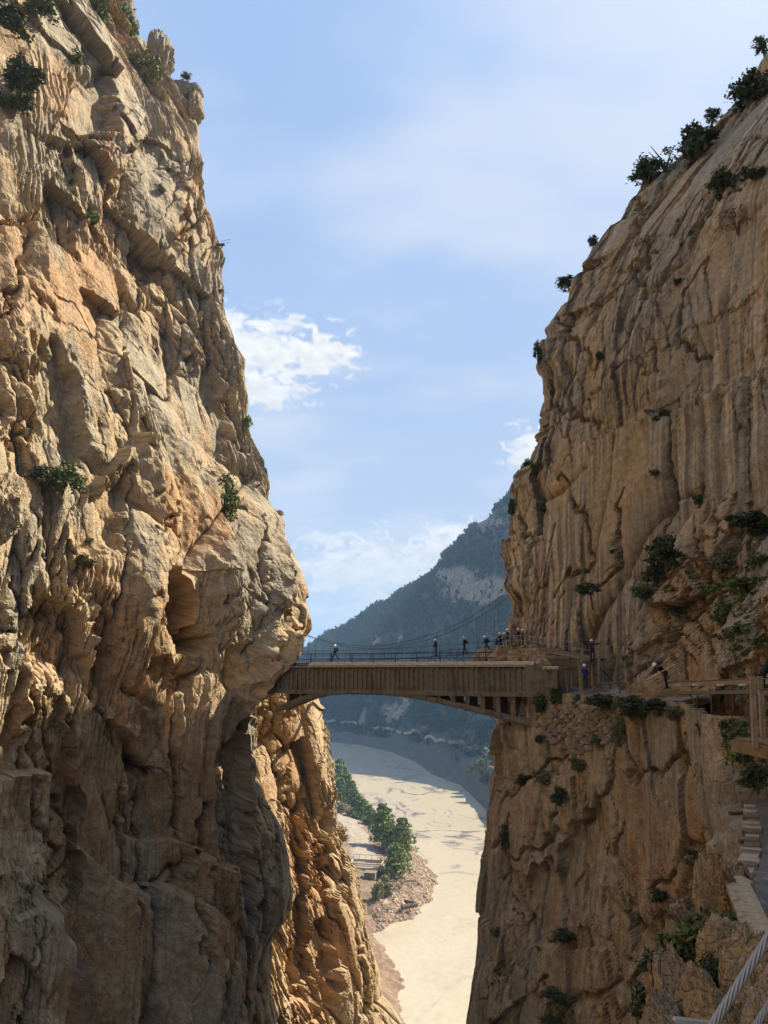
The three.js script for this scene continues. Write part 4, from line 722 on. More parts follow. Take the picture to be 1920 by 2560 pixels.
// ruined masonry, concrete channel wall behind the terrace, its little plate
{
  const p = at(1437, 1716, 64.5), o = thing('channel_wall', 'long dark concrete channel wall behind the terrace left of the stairs', 'wall', [p.x, p.y, p.z], -0.35);
  part('wall_block', rbox(3.4, 1.35, 0.5, -0.1, 0.68, 0, 0.05), concreteDark, o); part('wall_cap', rbox(3.6, 0.75, 0.7, -0.15, 1.74, -0.05, 0.06), concreteDark, o);
  part('wall_cap', rbox(1.9, 0.3, 0.8, -1.2, 2.27, -0.05, 0.05), concrete, o); part('notice_plate', rbox(0.26, 0.2, 0.02, 1.05, 1.28, 0.27, 0.004), new THREE.MeshStandardMaterial({ color: lin(0.62, 0.52, 0.25), roughness: 0.7 }), o);
  const q = at(1381, 1722, 62), u = thing('ruined_pier', 'stub of broken masonry pier with rusty bracket beside the bridge abutment', 'pier', [q.x, q.y, q.z], -0.3);
  part('masonry', rbox(0.95, 1.5, 1.0, 0, 0.75, -0.3, 0.12), concrete, u); part('cap_stone', rbox(1.25, 0.28, 1.2, -0.05, 1.6, -0.3, 0.07), concretePale, u);
  part('rusty_bracket', merge([beam(V(-0.4, 1.32, 0.24), V(0.1, 1.32, 0.24), 0.06, 0.07), beam(V(-0.2, 1.3, 0.24), V(0.02, 0.95, 0.24), 0.05, 0.05)]), rust, u);
}
{
  const p = at(1523, 1722, 60), o = thing('stone_bench', 'low dark timber bench against the rock on the terrace', 'bench', [p.x, p.y, p.z], -0.25);
  part('seat', rbox(2.0, 0.12, 0.5, 0, 0.42, 0, 0.03), woodGrey, o); for (const x of [-0.6, 0.1, 0.75]) part('leg', rbox(0.22, 0.38, 0.4, x, 0.18, 0, 0.03), concreteDark, o);
}
for (const [px, y0, y1, d, label, mat, r, tilt] of [
  [1418, 1719, 1677, 60, 'short timber fence post left of the blue-jacketed person', wood, .05, .02], [1429, 1709, 1681, 63, 'short fence post against the dark channel wall', woodPale, .045, -.01], [1404, 1710, 1676, 63, 'fence post at the corner of the ruined pier', wood, .045, 0],
  [1451, 1728, 1640, 58, 'tall slim fence pole just left of the blue-jacketed person', woodPale, .05, .01], [1457, 1730, 1668, 57.6, 'dark fence pole touching the blue-jacketed person', wood, .045, .01], [1480, 1706, 1666, 60.2, 'pale leaning post right of the blue-jacketed person', woodPale, .05, -.05],
  [1485, 1735, 1693, 56.5, 'dark fence post at the terrace edge in front of the bench', woodGrey, .055, -.01], [1550, 1731, 1697, 56, 'mossy fence post right of the bench', woodGrey, .055, 0], [1391, 1712, 1698, 60, 'low stub post beside the ruined pier', wood, .04, 0]]) {
  const a = at(px, y0, d), h = (y0 - y1) / F * d, o = thing('fence_post', label, 'post', [a.x, a.y, a.z], 0, 'fence posts on the terrace'); o.rotation.z = tilt;
  part('shaft', bar(V(0, -0.3, 0), V(0, h, 0), r, 7, r * 0.85), mat, o); part('tip', new THREE.ConeGeometry(r * 0.85, 0.05, 7).translate(0, h + 0.025, 0), mat, o);
}
// boardwalk at the right, above the remains of the old concrete path
let sideFrame;
{
  const line = [[1688, 1704, 45.5], [1752, 1702, 39], [1820, 1699, 32.5], [1886, 1695, 26.5], [1950, 1691, 22], [2020, 1684, 18]].map((q) => at(...q));
  const o = thing('side_boardwalk', 'timber boardwalk running along the right wall above the old concrete path', 'boardwalk', [line[2].x, line[2].y - 1, line[2].z]);
  sideFrame = boardwalk(o, line, 1.3, V(1, 0, 0.3), { rise: 0, strut: 0, postEvery: 2.6 });
  const sub = (p) => p.clone().sub(o.position);
  for (const px of [1700, 1742, 1806, 1862]) { const a = at(px, 1712, lerpTable([[1688, 45.5], [1752, 39], [1820, 32.5], [1886, 26.5]], px)), b = sub(a); part('white_tag', box(0.34, 0.08, 0.02, b.x - 0.12, b.y + 0.0, b.z + 0.14), whiteTag, o); }
  const q = thing('old_path_slab', 'narrow old concrete path slab on rusty rails under the right boardwalk', 'path', [line[2].x, line[2].y - 1.2, line[2].z]);
  const sub2 = (p) => p.clone().sub(q.position), low = [[1676, 1733, 45.5], [1752, 1731, 39], [1820, 1731, 32.5], [1886, 1729, 26.5], [1950, 1735, 22], [2020, 1750, 18]].map((a) => sub2(at(...a)));
  for (let k = 1; k < low.length; k++) part('slab', beam(low[k - 1].clone().add(V(0.7, 0, 0)), low[k].clone().add(V(0.7, 0, 0)), 1.5, 0.14), concrete, q);
  for (const [px, py0, py1] of [[1744, 1738, 1778], [1779, 1737, 1782], [1834, 1736, 1780]]) { const d = lerpTable([[1688, 45.5], [1752, 39], [1820, 32.5], [1886, 26.5]], px); part('rail_strut', bar(sub2(at(px, py0, d)), sub2(at(px, py1, d)), 0.05), rust, q); }
  part('rail_strut', bar(sub2(at(1722, 1732, 42)), sub2(at(1740, 1762, 40)), 0.05), rust, q);
}
// lamp pole on the far end
{
  const a = at(1711, 1706, 43.5), b = at(1705, 1592, 43.5), o = thing('cable_pole', 'tall thin pole with small white head beside the right boardwalk', 'pole', [a.x, a.y, a.z]); const t = b.sub(a);
  part('shaft', bar(V(0, 0, 0), t, 0.035, 7, 0.028), woodPale, o); part('head', rbox(0.2, 0.05, 0.08, t.x + 0.06, t.y, t.z, 0.02), whiteTag, o);
}
for (const [p, q, label, r] of [[[1618, 1699, 46], [1688, 1660, 43], 'taut pale safety cable in front of the bending person', 0.018], [[1702, 1602, 43.5], [1820, 1606, 36], 'thin dark wire running right from the pole head', 0.01], [[1455, 1650, 58], [1425, 1745, 58.5], 'slack wire hanging over the terrace edge', 0.01]]) {
  const a = at(...p), b = at(...q).sub(a), o = thing('safety_cable', label, 'cable', [a.x, a.y, a.z]); part('strand', bar(V(0, 0, 0), b, r, 5), r > 0.015 ? whiteTag : steelDark, o);
}
// near platform with two posts at the right edge
{
  const a = at(1884, 1862, 13.6), o = thing('near_platform', 'end of a timber platform with two square posts at the right edge', 'platform', [a.x, a.y, a.z]);
  const post = (px, y0, y1, d) => { const p = at(px, y0, d).sub(o.position), q = at(px - 8, y1, d).sub(o.position); part('post', beam(p.clone(), q.clone(), 0.075, 0.075), woodPale, o); return q; };
  const q1 = post(1888, 1870, 1692, 13.4), q2 = post(1908, 1846, 1690, 14.2);
  for (let k = 0; k < 9; k++) { const m = part('plank', box(2.2, 0.045, 0.14), k % 2 ? wood : woodGrey, o); m.position.set(1.14, 0.03, 0.05 - k * 0.15 + 0.4); }
  part('edge_beam', beam(V(0.03, -0.09, 0.55), V(0.03, -0.09, -0.9), 0.06, 0.2), wood, o);
  part('bracket', merge([beam(V(0.06, -0.22, 0.5), V(1.9, -0.22, 0.5), 0.1, 0.1), beam(V(0.14, -0.24, 0.5), V(1.0, -1.5, 0.6), 0.08, 0.08), rbox(0.16, 0.16, 0.12, 0.1, -0.25, 0.52, 0.02)]), woodPale, o);
  for (const k of [0, 0.17]) part('hand_cable', wire([q1.clone().add(V(0, -0.05 - k, 0.04)), q2.clone().add(V(0, -0.05 - k, 0.04)), V(2.4, q2.y - 0.09 - k, q2.z)], 0.008, 5, 8), steel, o);
}
// ---------------------------------------------------------------- loose rocks
function angularRock(rx, ry, rz, seed, q, detail = 20, planes = 16) {       // a convex lump cut by flat breaks, then roughened
  const r = rng(seed), N = []; for (let i = 0; i < planes; i++) { const z = 2 * r() - 1, a = r() * 6.283, k = Math.sqrt(1 - z * z); N.push([k * Math.cos(a), z, k * Math.sin(a), 0.78 + 0.3 * r()]); }
  const g = new THREE.IcosahedronGeometry(1, detail), p = g.attributes.position, C = new Float32Array(p.count * 3);
  for (let i = 0; i < p.count; i++) {
    const x = p.getX(i), y = p.getY(i), z = p.getZ(i); let d = 1.25;
    for (const n of N) { const c = x * n[0] + y * n[1] + z * n[2]; if (c > 0.2) d = Math.min(d, n[3] / c); }
    d *= 1 + 0.1 * n3(x * 2.5 + seed, y * 1.2, z * 2.5) + 0.05 * n3(x * 7, y * 3 + seed, z * 7) + 0.03 * n3(x * 18, y * 9 + seed, z * 18) - 0.05 * Math.max(0, 0.1 - Math.abs(n3(x * 1.8, y * 0.8 + seed, z * 1.8))) * 10 * 0.3;
    p.setXYZ(i, x * d * rx, y * d * ry, z * d * rz); C.set(rockColor(x * rx + seed * 3, y * ry + z, seed, q), i * 3);
  }
  g.setAttribute('color', new THREE.BufferAttribute(C, 3)); g.computeVertexNormals(); return metreUV(g, 0.3);
}
const nearQ = { orange: -0.05, rust: -0.15, grey: -0.15, slate: -0.35, wash: 0.3, stain: -0.2, tint: [0.95, 0.88, 0.8] };
const rocks = [
  [1790, 2262, 16.5, 0.32, 0.85, 0.5, 'rubble_pier', 'crumbling rubble stub at the end of the parapet', 0.06], [1826, 2186, 18.2, 0.26, 0.3, 0.3, 'boulder', 'small pale boulder at the head of the parapet', 0],
  [1708, 2590, 11.6, 0.3, 1.05, 0.4, 'rock_spire', 'tall pale rock spire at the bottom right beside the dark bush', -0.3], [1786, 2580, 10.6, 0.24, 0.62, 0.3, 'rock_spire', 'blunt grooved rock spire just left of the wire rope', -0.22], [1672, 2620, 11, 0.2, 0.6, 0.3, 'rock_spire', 'low rock spire at the bottom edge left of the taller ones', -0.2],
  [1872, 2540, 11.5, 0.42, 1.0, 0.4, 'rock_spire', 'broad brown rock face below the parapet at the right', -0.3], [1915, 2580, 8.5, 0.2, 0.55, 0.3, 'rock_spire', 'orange rock in the bottom right corner behind the wire rope', -0.35], [1822, 2440, 13.2, 0.3, 0.75, 0.4, 'rock_spire', 'brown rock block under the bush below the parapet', -0.1]];
rocks.forEach(([px, py, d, rx, ry, rz, name, label, tilt], k) => { const c = at(px, py, d), o = part(numbered(name), angularRock(rx, ry, rz, 400 + k, { ...nearQ, orange: k === 6 ? 0.5 : -0.05 }, 24), rockMat, scene); o.position.copy(c); o.rotation.z = tilt; o.rotation.y = k; o.userData = { label, category: 'rock' }; });
// leaning block and ledge blocks high on the left skyline, and the lit knob at the left edge
for (const [px, py, d, rx, ry, rz, label] of [[404, 132, 93, 1.6, 2.5, 2, 'square leaning block standing on the left skyline'], [8, 1270, 43, 1.1, 1.7, 1.4, 'sunlit rock knob jutting in at the left edge'], [452, 238, 92.5, 2.4, 1.7, 2, 'flat-topped grey block below the leaning block on the left skyline'], [488, 272, 92.5, 1.0, 1.8, 1.5, 'small outermost block on the upper left skyline']]) {
  const k = numbered('rock_block'), o = part(k, angularRock(rx, ry, rz, 500 + Math.round(px), { ...nearQ, tint: [1, 1, 1], grey: px > 100 ? 0.15 : -0.3 }, 20, 9), rockMat, scene); o.position.copy(at(px, py, d)); o.userData = { label, category: 'rock' };
}
// ---------------------------------------------------------------- the old path below the boardwalk at the right
{
  const edge = [[1838, 1988], [1862, 2010], [1869, 2060], [1870, 2100], [1864, 2140], [1856, 2165], [1848, 2192], [1858, 2230], [1890, 2305], [1930, 2390], [1990, 2500], [2080, 2650]].map(([a, b]) => onLevel(a, b, 55.5));
  const curve = new THREE.CatmullRomCurve3(edge);
  const g = gridGeo(90, 20, (u, w) => { const p = curve.getPoint(u); p.x += w * 4.5; p.y = 55.5 + 0.05 * fbm(p.x * 1.2, p.z * 1.2, 3) + 0.025 * n2(p.x * 5, p.z * 5); return p; }, (p) => { const n = fbm(p.x * 1.5, p.z * 1.5, 4), k = n2(p.x * 7, p.z * 7); return mix3(mix3([0.2, 0.175, 0.15], [0.3, 0.265, 0.23], clamp(0.5 + n)), [0.42, 0.37, 0.31], sstep(0.55, 0.8, k)); }, (p) => [p.x / 1.5, p.z / 1.5]);
  setting('old_path', g, new THREE.MeshStandardMaterial({ vertexColors: true, map: grainMap, bumpMap: grainBump, bumpScale: 0.04, roughness: 1 }), 'worn grey concrete path on a ledge at the right edge below the boardwalk', 'path');
  // edging stones
  const o = thing('path_edging', 'row of worn edging stones along the outer rim of the old path', 'kerb', edge[1].toArray()), r = rng(8), mats = [concrete, concretePale, new THREE.MeshStandardMaterial({ map: concreteMap, color: lin(0.33, 0.25, 0.17), bumpMap: grainBump, bumpScale: 0.02, roughness: 1 })];
  for (let k = 0; k < 22; k++) { const t = mix(0.03, 0.55, k / 21), p = curve.getPoint(t), d = curve.getTangent(t), L = 0.36 + 0.14 * r(), m = part('stone', rbox(0.34 + 0.2 * r(), 0.16, L, 0, 0, 0, 0.03), mats[Math.floor(r() * 3)], o); m.position.set(p.x + 0.12 - edge[1].x, -0.06 + 0.05 * r(), p.z - edge[1].z); m.rotation.y = Math.atan2(d.x, d.z) + 0.12 * (r() - 0.5); m.rotation.z = 0.05 * (r() - 0.5); }
  // masonry under the rim with two sockets where beams sat
  const u = thing('ledge_masonry', 'broken masonry with empty beam sockets under the rim of the old path', 'masonry', edge[3].toArray());
  for (let k = 0; k < 26; k++) { const t = mix(0.02, 0.5, r()), p = curve.getPoint(t), m = part('stone', rbox(0.45 + 0.3 * r(), 0.3 + 0.15 * r(), 0.5, 0, 0, 0, 0.05), mats[Math.floor(r() * 3)], u); m.position.set(p.x + 0.3 - edge[3].x, -0.35 - 0.75 * r(), p.z - edge[3].z); m.rotation.y = 0.5 + 0.3 * r(); }
  for (const [px, py] of [[1832, 2040], [1858, 2112]]) { const c = onLevel(px, py, 55.2); part('beam_stub', beam(V(c.x - edge[3].x - 0.1, c.y - edge[3].y, c.z - edge[3].z), V(c.x - edge[3].x + 1, c.y - edge[3].y, c.z - edge[3].z), 0.22, 0.26), rust, u); }
  // parapet
  const q = thing('parapet_wall', 'low concrete parapet bordering the old path at the lower right', 'parapet', onLevel(1842, 2204, 55.5).toArray()), P = [[1840, 2206], [1858, 2245], [1886, 2312], [1925, 2398], [1985, 2520]].map(([a, b]) => onLevel(a, b, 55.95).sub(q.position));
  for (let k = 1; k < P.length; k++) { part('wall_segment', beam(P[k - 1].clone().add(V(0, -0.75, 0)), P[k].clone().add(V(0, -0.75, 0)), 0.36, 1.5), concrete, q); part('cap', beam(P[k - 1].clone().add(V(0, 0.02, 0)), P[k].clone().add(V(0, 0.02, 0)), 0.44, 0.1), concretePale, q); }
  part('end_block', rbox(0.85, 0.22, 0.5, P[0].x - 0.05, P[0].y - 0.1, P[0].z - 0.25, 0.04), concretePale, q); part('end_block', rbox(0.5, 0.7, 0.4, P[0].x - 0.05, P[0].y - 0.5, P[0].z - 0.2, 0.05), concrete, q);
}
// ---------------------------------------------------------------- wire ropes close by
function wireRope(a, b, radius, label) {
  const o = thing('wire_rope', label, 'cable', a.toArray()), d = b.clone().sub(a), L = d.length(), q = new THREE.Quaternion().setFromUnitVectors(V(0, 1, 0), d.normalize()), turns = L / (radius * 13);
  const list = []; for (let k = 0; k < 6; k++) { const p = []; const n = Math.ceil(turns * 10); for (let i = 0; i <= n; i++) { const t = i / n, w = t * turns * 6.283 + k * 1.0472; p.push(V(Math.cos(w) * radius * 0.64, t * L, Math.sin(w) * radius * 0.64)); } list.push(new THREE.TubeGeometry(new THREE.CatmullRomCurve3(p), n * 2, radius * 0.36, 6)); }
  const g = merge(list); g.applyQuaternion(q); part('strands', g, new THREE.MeshStandardMaterial({ color: lin(0.34, 0.35, 0.37), roughness: 0.45, metalness: 0.8 }), o);
  const core = bar(V(0, 0, 0), V(0, L, 0), radius * 0.45); core.applyQuaternion(q); part('core', core, steelDark, o); return o;
}
wireRope(at(1742, 2625, 1.3), at(2010, 2205, 1.3), 0.0072, 'thick twisted steel wire rope crossing the bottom right corner');
wireRope(at(1868, 2600, 1.3), at(1990, 2400, 1.3), 0.0055, 'second thinner wire rope in the very bottom right corner');
{ const a = at(1686, 2549, 1.35), b = at(1800, 2562, 1.35).sub(a), o = thing('steel_rod', 'bright flat steel rod end at the bottom edge beside the wire rope', 'rod', a.toArray()); part('flat', beam(V(0, 0, 0), b, 0.012, 0.006), new THREE.MeshStandardMaterial({ color: lin(0.65, 0.66, 0.68), roughness: 0.3, metalness: 0.8 }), o); part('end_cap', new THREE.SphereGeometry(0.0035, 8, 6), steel, o); }
// ---------------------------------------------------------------- iron left in the left cliff, and a shelf under the bridge
for (const [px, py, d, label, k] of [[556, 612, 90.5, 'rusty old bracket sticking out of the left skyline, the upper one', 1], [552, 726, 90.2, 'rusty old bracket sticking out of the left skyline, the lower one', 0]]) {
  const a = at(px, py, d), o = thing('iron_bracket', label, 'bracket', a.toArray(), 0, 'old brackets on the left skyline');
  part('shelf', rbox(1.0, 0.1, 0.5, -0.2, 0, 0, 0.02), rust, o); part('leg', bar(V(0.15, 0, 0), V(-0.4, -0.65, 0), 0.05), rust, o); part('leg', bar(V(0.3, 0, 0.1), V(-0.2, -0.6, 0.1), 0.04), rust, o);
  part('rod', bar(V(-0.2, k ? 0.45 : -0.35, 0), V(1.0, k ? 0.8 : -0.35, 0), 0.022), steelDark, o); if (k) part('rod', bar(V(-0.2, 0.2, 0), V(0.95, 0.35, 0), 0.022), steelDark, o);
}
{
  const a = at(792, 1758, 96), o = thing('rock_shelf_walk', 'remnant of old timber shelf walk on the buttress below the bridge', 'walkway', a.toArray());
  const p = at(786, 1752, 96).sub(a), q = at(808, 1773, 93.5).sub(a); part('board', beam(p, q, 0.55, 0.14), woodPale, o); part('under_beam', beam(p.clone().add(V(-0.3, -0.18, 0)), q.clone().add(V(-0.2, -0.18, 0)), 0.5, 0.14), woodGrey, o); part('strut', bar(q.clone().add(V(0, -0.1, 0)), q.clone().add(V(-0.55, -1.2, -0.3)), 0.05), rust, o); part('strut', bar(p.clone(), p.clone().add(V(-0.6, -1.0, -0.2)), 0.05), rust, o);
}
// ---------------------------------------------------------------- plants
function leafCloud(seed, n, leaf, clumps, spread, col, flat = 1) {           // many small leaves gathered in clumps through a unit crown
  const r = rng(seed), P = new Float32Array(n * 12), C = new Float32Array(n * 12), I = [], G = () => r() + r() + r() - 1.5, cc = [];
  for (let k = 0; k < clumps; k++) { const z = 2 * r() - 1, a = r() * 6.283, q = Math.sqrt(1 - z * z), d = Math.pow(r(), 0.45) * 0.82; cc.push([q * Math.cos(a) * d, z * d * flat, q * Math.sin(a) * d, spread * (0.7 + 0.6 * r()), 0.75 + 0.5 * r()]); }
  for (let i = 0; i < n; i++) {
    const c = cc[Math.floor(r() * clumps)], x = c[0] + G() * c[3], y = c[1] + G() * c[3] * 0.8, z = c[2] + G() * c[3], s = leaf * (0.6 + 0.8 * r());
    const u = V(r() - 0.5, r() - 0.5, r() - 0.5).normalize(), w = V(r() - 0.5, r() - 0.5, r() - 0.5).cross(u).normalize(), v = c[4] * (0.7 + 0.6 * r());
    for (let k = 0; k < 4; k++) { const a = [[-.5, 0], [0, -.28], [.5, 0], [0, .28]][k]; P.set([x + (u.x * a[0] + w.x * a[1]) * s, y + (u.y * a[0] + w.y * a[1]) * s, z + (u.z * a[0] + w.z * a[1]) * s], i * 12 + k * 3); C.set([col[0] * v * (0.9 + 0.2 * r()), col[1] * v, col[2] * v], i * 12 + k * 3); }
    I.push(i * 4, i * 4 + 1, i * 4 + 2, i * 4, i * 4 + 2, i * 4 + 3);
  }
  const g = new THREE.BufferGeometry(); g.setAttribute('position', new THREE.BufferAttribute(P, 3)); g.setAttribute('color', new THREE.BufferAttribute(C, 3)); g.setIndex(I); g.computeVertexNormals(); return g;
}
const leafMat = new THREE.MeshPhysicalMaterial({ vertexColors: true, roughness: 0.85, side: THREE.DoubleSide });
const barkMat = new THREE.MeshStandardMaterial({ color: lin(0.1, 0.075, 0.05), roughness: 1 });
const twigs = (seed, n, r0) => { const r = rng(seed), l = []; for (let k = 0; k < n; k++) { const a = r() * 6.283, e = 0.25 + 0.5 * r(), m = V(Math.cos(a) * e * 0.4, -0.3 + 0.3 * r(), Math.sin(a) * e * 0.4); l.push(bar(V(0, -0.95, 0), m, r0, 5, r0 * 0.6), bar(m, V(Math.cos(a) * e * 1.2, 0.1 + 0.5 * r(), Math.sin(a) * e * 1.2), r0 * 0.6, 4, r0 * 0.2)); } return merge(l); };
const G_DARK = [0.055, 0.072, 0.026], G_MID = [0.1, 0.128, 0.036], G_OLIVE = [0.15, 0.15, 0.06], G_DRY = [0.26, 0.2, 0.1], G_BARE = [0.17, 0.125, 0.085], G_GRASS = [0.12, 0.17, 0.03];
const kinds = {};
for (const [k, col, n, leaf, cl, sp] of [['dark', G_DARK, 1500, 0.18, 30, 0.26], ['mid', G_MID, 1500, 0.18, 30, 0.26], ['olive', G_OLIVE, 1500, 0.18, 30, 0.26], ['dry', G_DRY, 1500, 0.18, 30, 0.26], ['bare', G_BARE, 500, 0.12, 26, 0.22], ['grass', G_GRASS, 700, 0.22, 18, 0.24]])
  kinds[k] = [0, 1, 2].map((i) => [leafCloud(900 + i * 7 + n + leaf * 1000 + col[0] * 5000 | 0, n, leaf, cl, sp, col), twigs(950 + i, 5, 0.05)]);
const plantRand = rng(4242);
let plantCount = 0;
function plant(name, label, category, p, w, h, kind, group, lift = 0.35) {      // w, h: width and height in metres
  const [leaves, stems] = kinds[kind][plantCount++ % 3], o = thing(name, label, category, [p.x, p.y + h * lift, p.z], plantRand() * 6.28, group);
  o.scale.set(w / 2, h / 2, w / 2); part('foliage', leaves, leafMat, o); part('stems', stems, barkMat, o); return o;
}
function cliffPlants(wall, list, group, name = 'shrub') {
  for (const [px, py, wpx, hpx, kind, label, out = 0.3] of list) { const [s, h] = wall.hit(px, py), p = wall.point(s, h), n = wall.normal(s), k = Math.hypot(p.x, p.y - EYE, p.z) / F; p.x += n[0] * out * wpx * k; p.z += n[1] * out * wpx * k; plant(name, label, name === 'shrub' ? 'shrub' : 'tree', p, wpx * k * 1.15, hpx * k * 1.15, kind, group, 0.05); }
}
cliffPlants(leftWall, [
  [25, 45, 90, 50, 'dark', 'dark shrub in the top left corner'], [95, 30, 70, 40, 'mid', 'low green shrub beside the corner shrub at the top left'], [238, 8, 70, 50, 'mid', 'shrub at the top edge above the left cliff'], [312, 48, 62, 80, 'mid', 'tall green shrub near the top of the left skyline'], [362, 175, 66, 70, 'olive', 'yellow green shrub under the leaning skyline block'],
  [190, 148, 30, 34, 'mid', 'small shrub on the upper left rock rib'], [38, 222, 100, 60, 'dark', 'broad dark shrub on an upper left ledge'], [18, 285, 70, 44, 'dark', 'dark shrub below the broad one at the far left'], [78, 205, 34, 40, 'mid', 'small upright shrub right of the broad upper left shrub'],
  [172, 1192, 88, 74, 'mid', 'round green shrub on the ledge under the smooth left panel'], [118, 1182, 60, 50, 'dark', 'dark straggly shrub left of the round ledge shrub'], [570, 1238, 82, 118, 'mid', 'tall green bush clinging to the left cliff above the bridge'], [613, 1058, 28, 40, 'grass', 'bright little shrub on the left cliff edge'],
  [228, 540, 26, 26, 'grass', 'tuft of green in a crack of the upper left cliff'], [236, 1398, 60, 24, 'olive', 'dry grassy tuft on a ledge left of the cave'], [292, 664, 24, 26, 'mid', 'small shrub above the bright bulge of the left cliff'], [672, 1220, 26, 24, 'olive', 'small shrub on the left cliff edge above the bridge'], [728, 1434, 16, 24, 'mid', 'tiny shrub on the grey nose above the bridge'], [470, 1612, 34, 20, 'olive', 'tuft at the foot of the cave'],
  [715, 1285, 34, 24, 'dry', 'dry tuft on the shoulder of the left skyline'], [395, 482, 22, 20, 'olive', 'small olive shrub under the upper left overhang'], [30, 872, 34, 22, 'dark', 'dark shrub on the far left diagonal ledge'], [270, 1340, 20, 16, 'mid', 'tiny shrub at the foot of the recessed panel']], 'shrubs on the left cliff');
cliffPlants(rightWall, [
  [1872, 246, 92, 66, 'dark', 'wide dark shrub on the top right skyline'], [1752, 372, 100, 96, 'dark', 'big dark bush on the right skyline'], [1650, 400, 100, 54, 'bare', 'sparse leafless bush on the right skyline'], [1622, 446, 80, 64, 'dark', 'dark bush under the leafless bush on the right skyline'], [1478, 612, 28, 40, 'dark', 'small dark shrub halfway down the right skyline'],
  [1342, 886, 24, 64, 'dark', 'narrow shrub on the right cliff edge below the lone tree'], [1812, 474, 76, 60, 'dark', 'dark shrub in the gully of the upper right cliff'], [1850, 562, 80, 70, 'bare', 'brownish shrub on the upper right cliff'], [1900, 456, 50, 34, 'dark', 'dark shrub at the right edge of the upper cliff'], [1496, 892, 28, 24, 'dark', 'small shrub in the diagonal crack of the right cliff'],
  [1312, 1166, 30, 24, 'dark', 'shrub on the right cliff edge above the mountain'], [1352, 1168, 34, 22, 'mid', 'little shrub beside the right cliff edge'], [1266, 1272, 22, 46, 'dark', 'thin upright shrub at the right cliff edge above the mountain crest'], [1652, 1036, 34, 34, 'dark', 'dark shrub on the arched ledge of the right cliff'], [1640, 1184, 22, 18, 'dark', 'tiny dark shrub under the arched ledge'], [1618, 600, 60, 40, 'bare', 'reddish leafless twigs on the right cliff'], [1690, 700, 24, 18, 'dark', 'tiny shrub by the orange hollow of the right cliff'], [1345, 1265, 40, 26, 'mid', 'low shrub on the lower right cliff edge']], 'shrubs on the right cliff');
cliffPlants(slopeWall, [
  [1888, 985, 84, 110, 'dark', 'large dark bush at the right edge of the rocky slope'], [1694, 1256, 30, 36, 'dark', 'small dark bush beside the diagonal gully'], [1660, 1392, 96, 96, 'dark', 'big round dark bush on the rocky slope'], [1625, 1440, 60, 50, 'dark', 'dark bush left below the big round bush'], [1878, 1312, 112, 52, 'dark', 'broad dark bush on the right slope'], [1568, 1484, 64, 44, 'mid', 'green shrub at the foot of the diagonal gully'], [1800, 1404, 60, 50, 'olive', 'olive shrub among the slabs of the slope'],
  [1876, 1462, 130, 40, 'grass', 'bright grass strip on the right slope'], [1800, 1532, 50, 60, 'mid', 'green shrub between two big slabs'], [1735, 1478, 56, 44, 'grass', 'grassy patch left of the big slabs'], [1792, 1166, 40, 60, 'grass', 'grassy tuft along the upper diagonal gully'], [1700, 1545, 24, 26, 'mid', 'small shrub low on the slope'], [1775, 1640, 60, 26, 'olive', 'low shrub just above the right boardwalk'], [1900, 1400, 60, 30, 'mid', 'low green shrub at the right edge of the slope']], 'shrubs on the rocky slope');
cliffPlants(lowerWall, [
  [1388, 1738, 56, 56, 'mid', 'green shrub beside the bridge abutment'], [1352, 1766, 44, 46, 'dark', 'dark shrub hanging below the bridge abutment'], [1432, 1752, 34, 26, 'mid', 'small shrub at the top of the dry stone wall'], [1526, 1754, 86, 40, 'dark', 'dark cushion shrub on the rim above the dry stone wall'], [1592, 1772, 96, 54, 'dark', 'large dark shrub draped over the terrace rim'], [1642, 1768, 66, 40, 'dark', 'dark round shrub at the right end of the terrace rim'], [1700, 1782, 50, 36, 'olive', 'olive shrub below the old path slab'],
  [1562, 1832, 34, 76, 'olive', 'mossy hanging shrub right of the dry stone wall'], [1506, 1852, 34, 28, 'mid', 'small shrub under the dry stone wall'], [1418, 1988, 46, 44, 'dark', 'dark shrub in the middle of the lower right cliff'], [1360, 1946, 42, 30, 'olive', 'low shrub on the lower cliff left of the crack'], [1310, 1952, 46, 30, 'dark', 'dark shrub near the lower cliff edge'], [1456, 1912, 40, 34, 'mid', 'shrub on the steps of the lower cliff'], [1266, 2102, 22, 66, 'dark', 'narrow dark shrub in the left groove of the lower cliff'],
  [1640, 2242, 46, 28, 'dark', 'dark shrub on the lower ledge'], [1782, 2144, 80, 36, 'dark', 'dark vegetation strip in the gully below the old path'], [1738, 2196, 34, 46, 'dark', 'lower end of the vegetation strip in the gully'], [1412, 2342, 66, 28, 'dark', 'dark shrub low on the cliff at the foot of the crack'], [1402, 2482, 66, 26, 'dark', 'dark shrub on the lowest ledge'], [1242, 2332, 28, 22, 'mid', 'tiny shrub near the lowest cliff edge'], [1590, 2302, 30, 24, 'olive', 'small olive shrub low on the cliff'], [1385, 2560, 60, 30, 'mid', 'shrub at the bottom edge of the lower cliff'], [1350, 1850, 22, 20, 'dark', 'tiny shrub left of the dry stone wall']], 'shrubs on the lower right cliff');
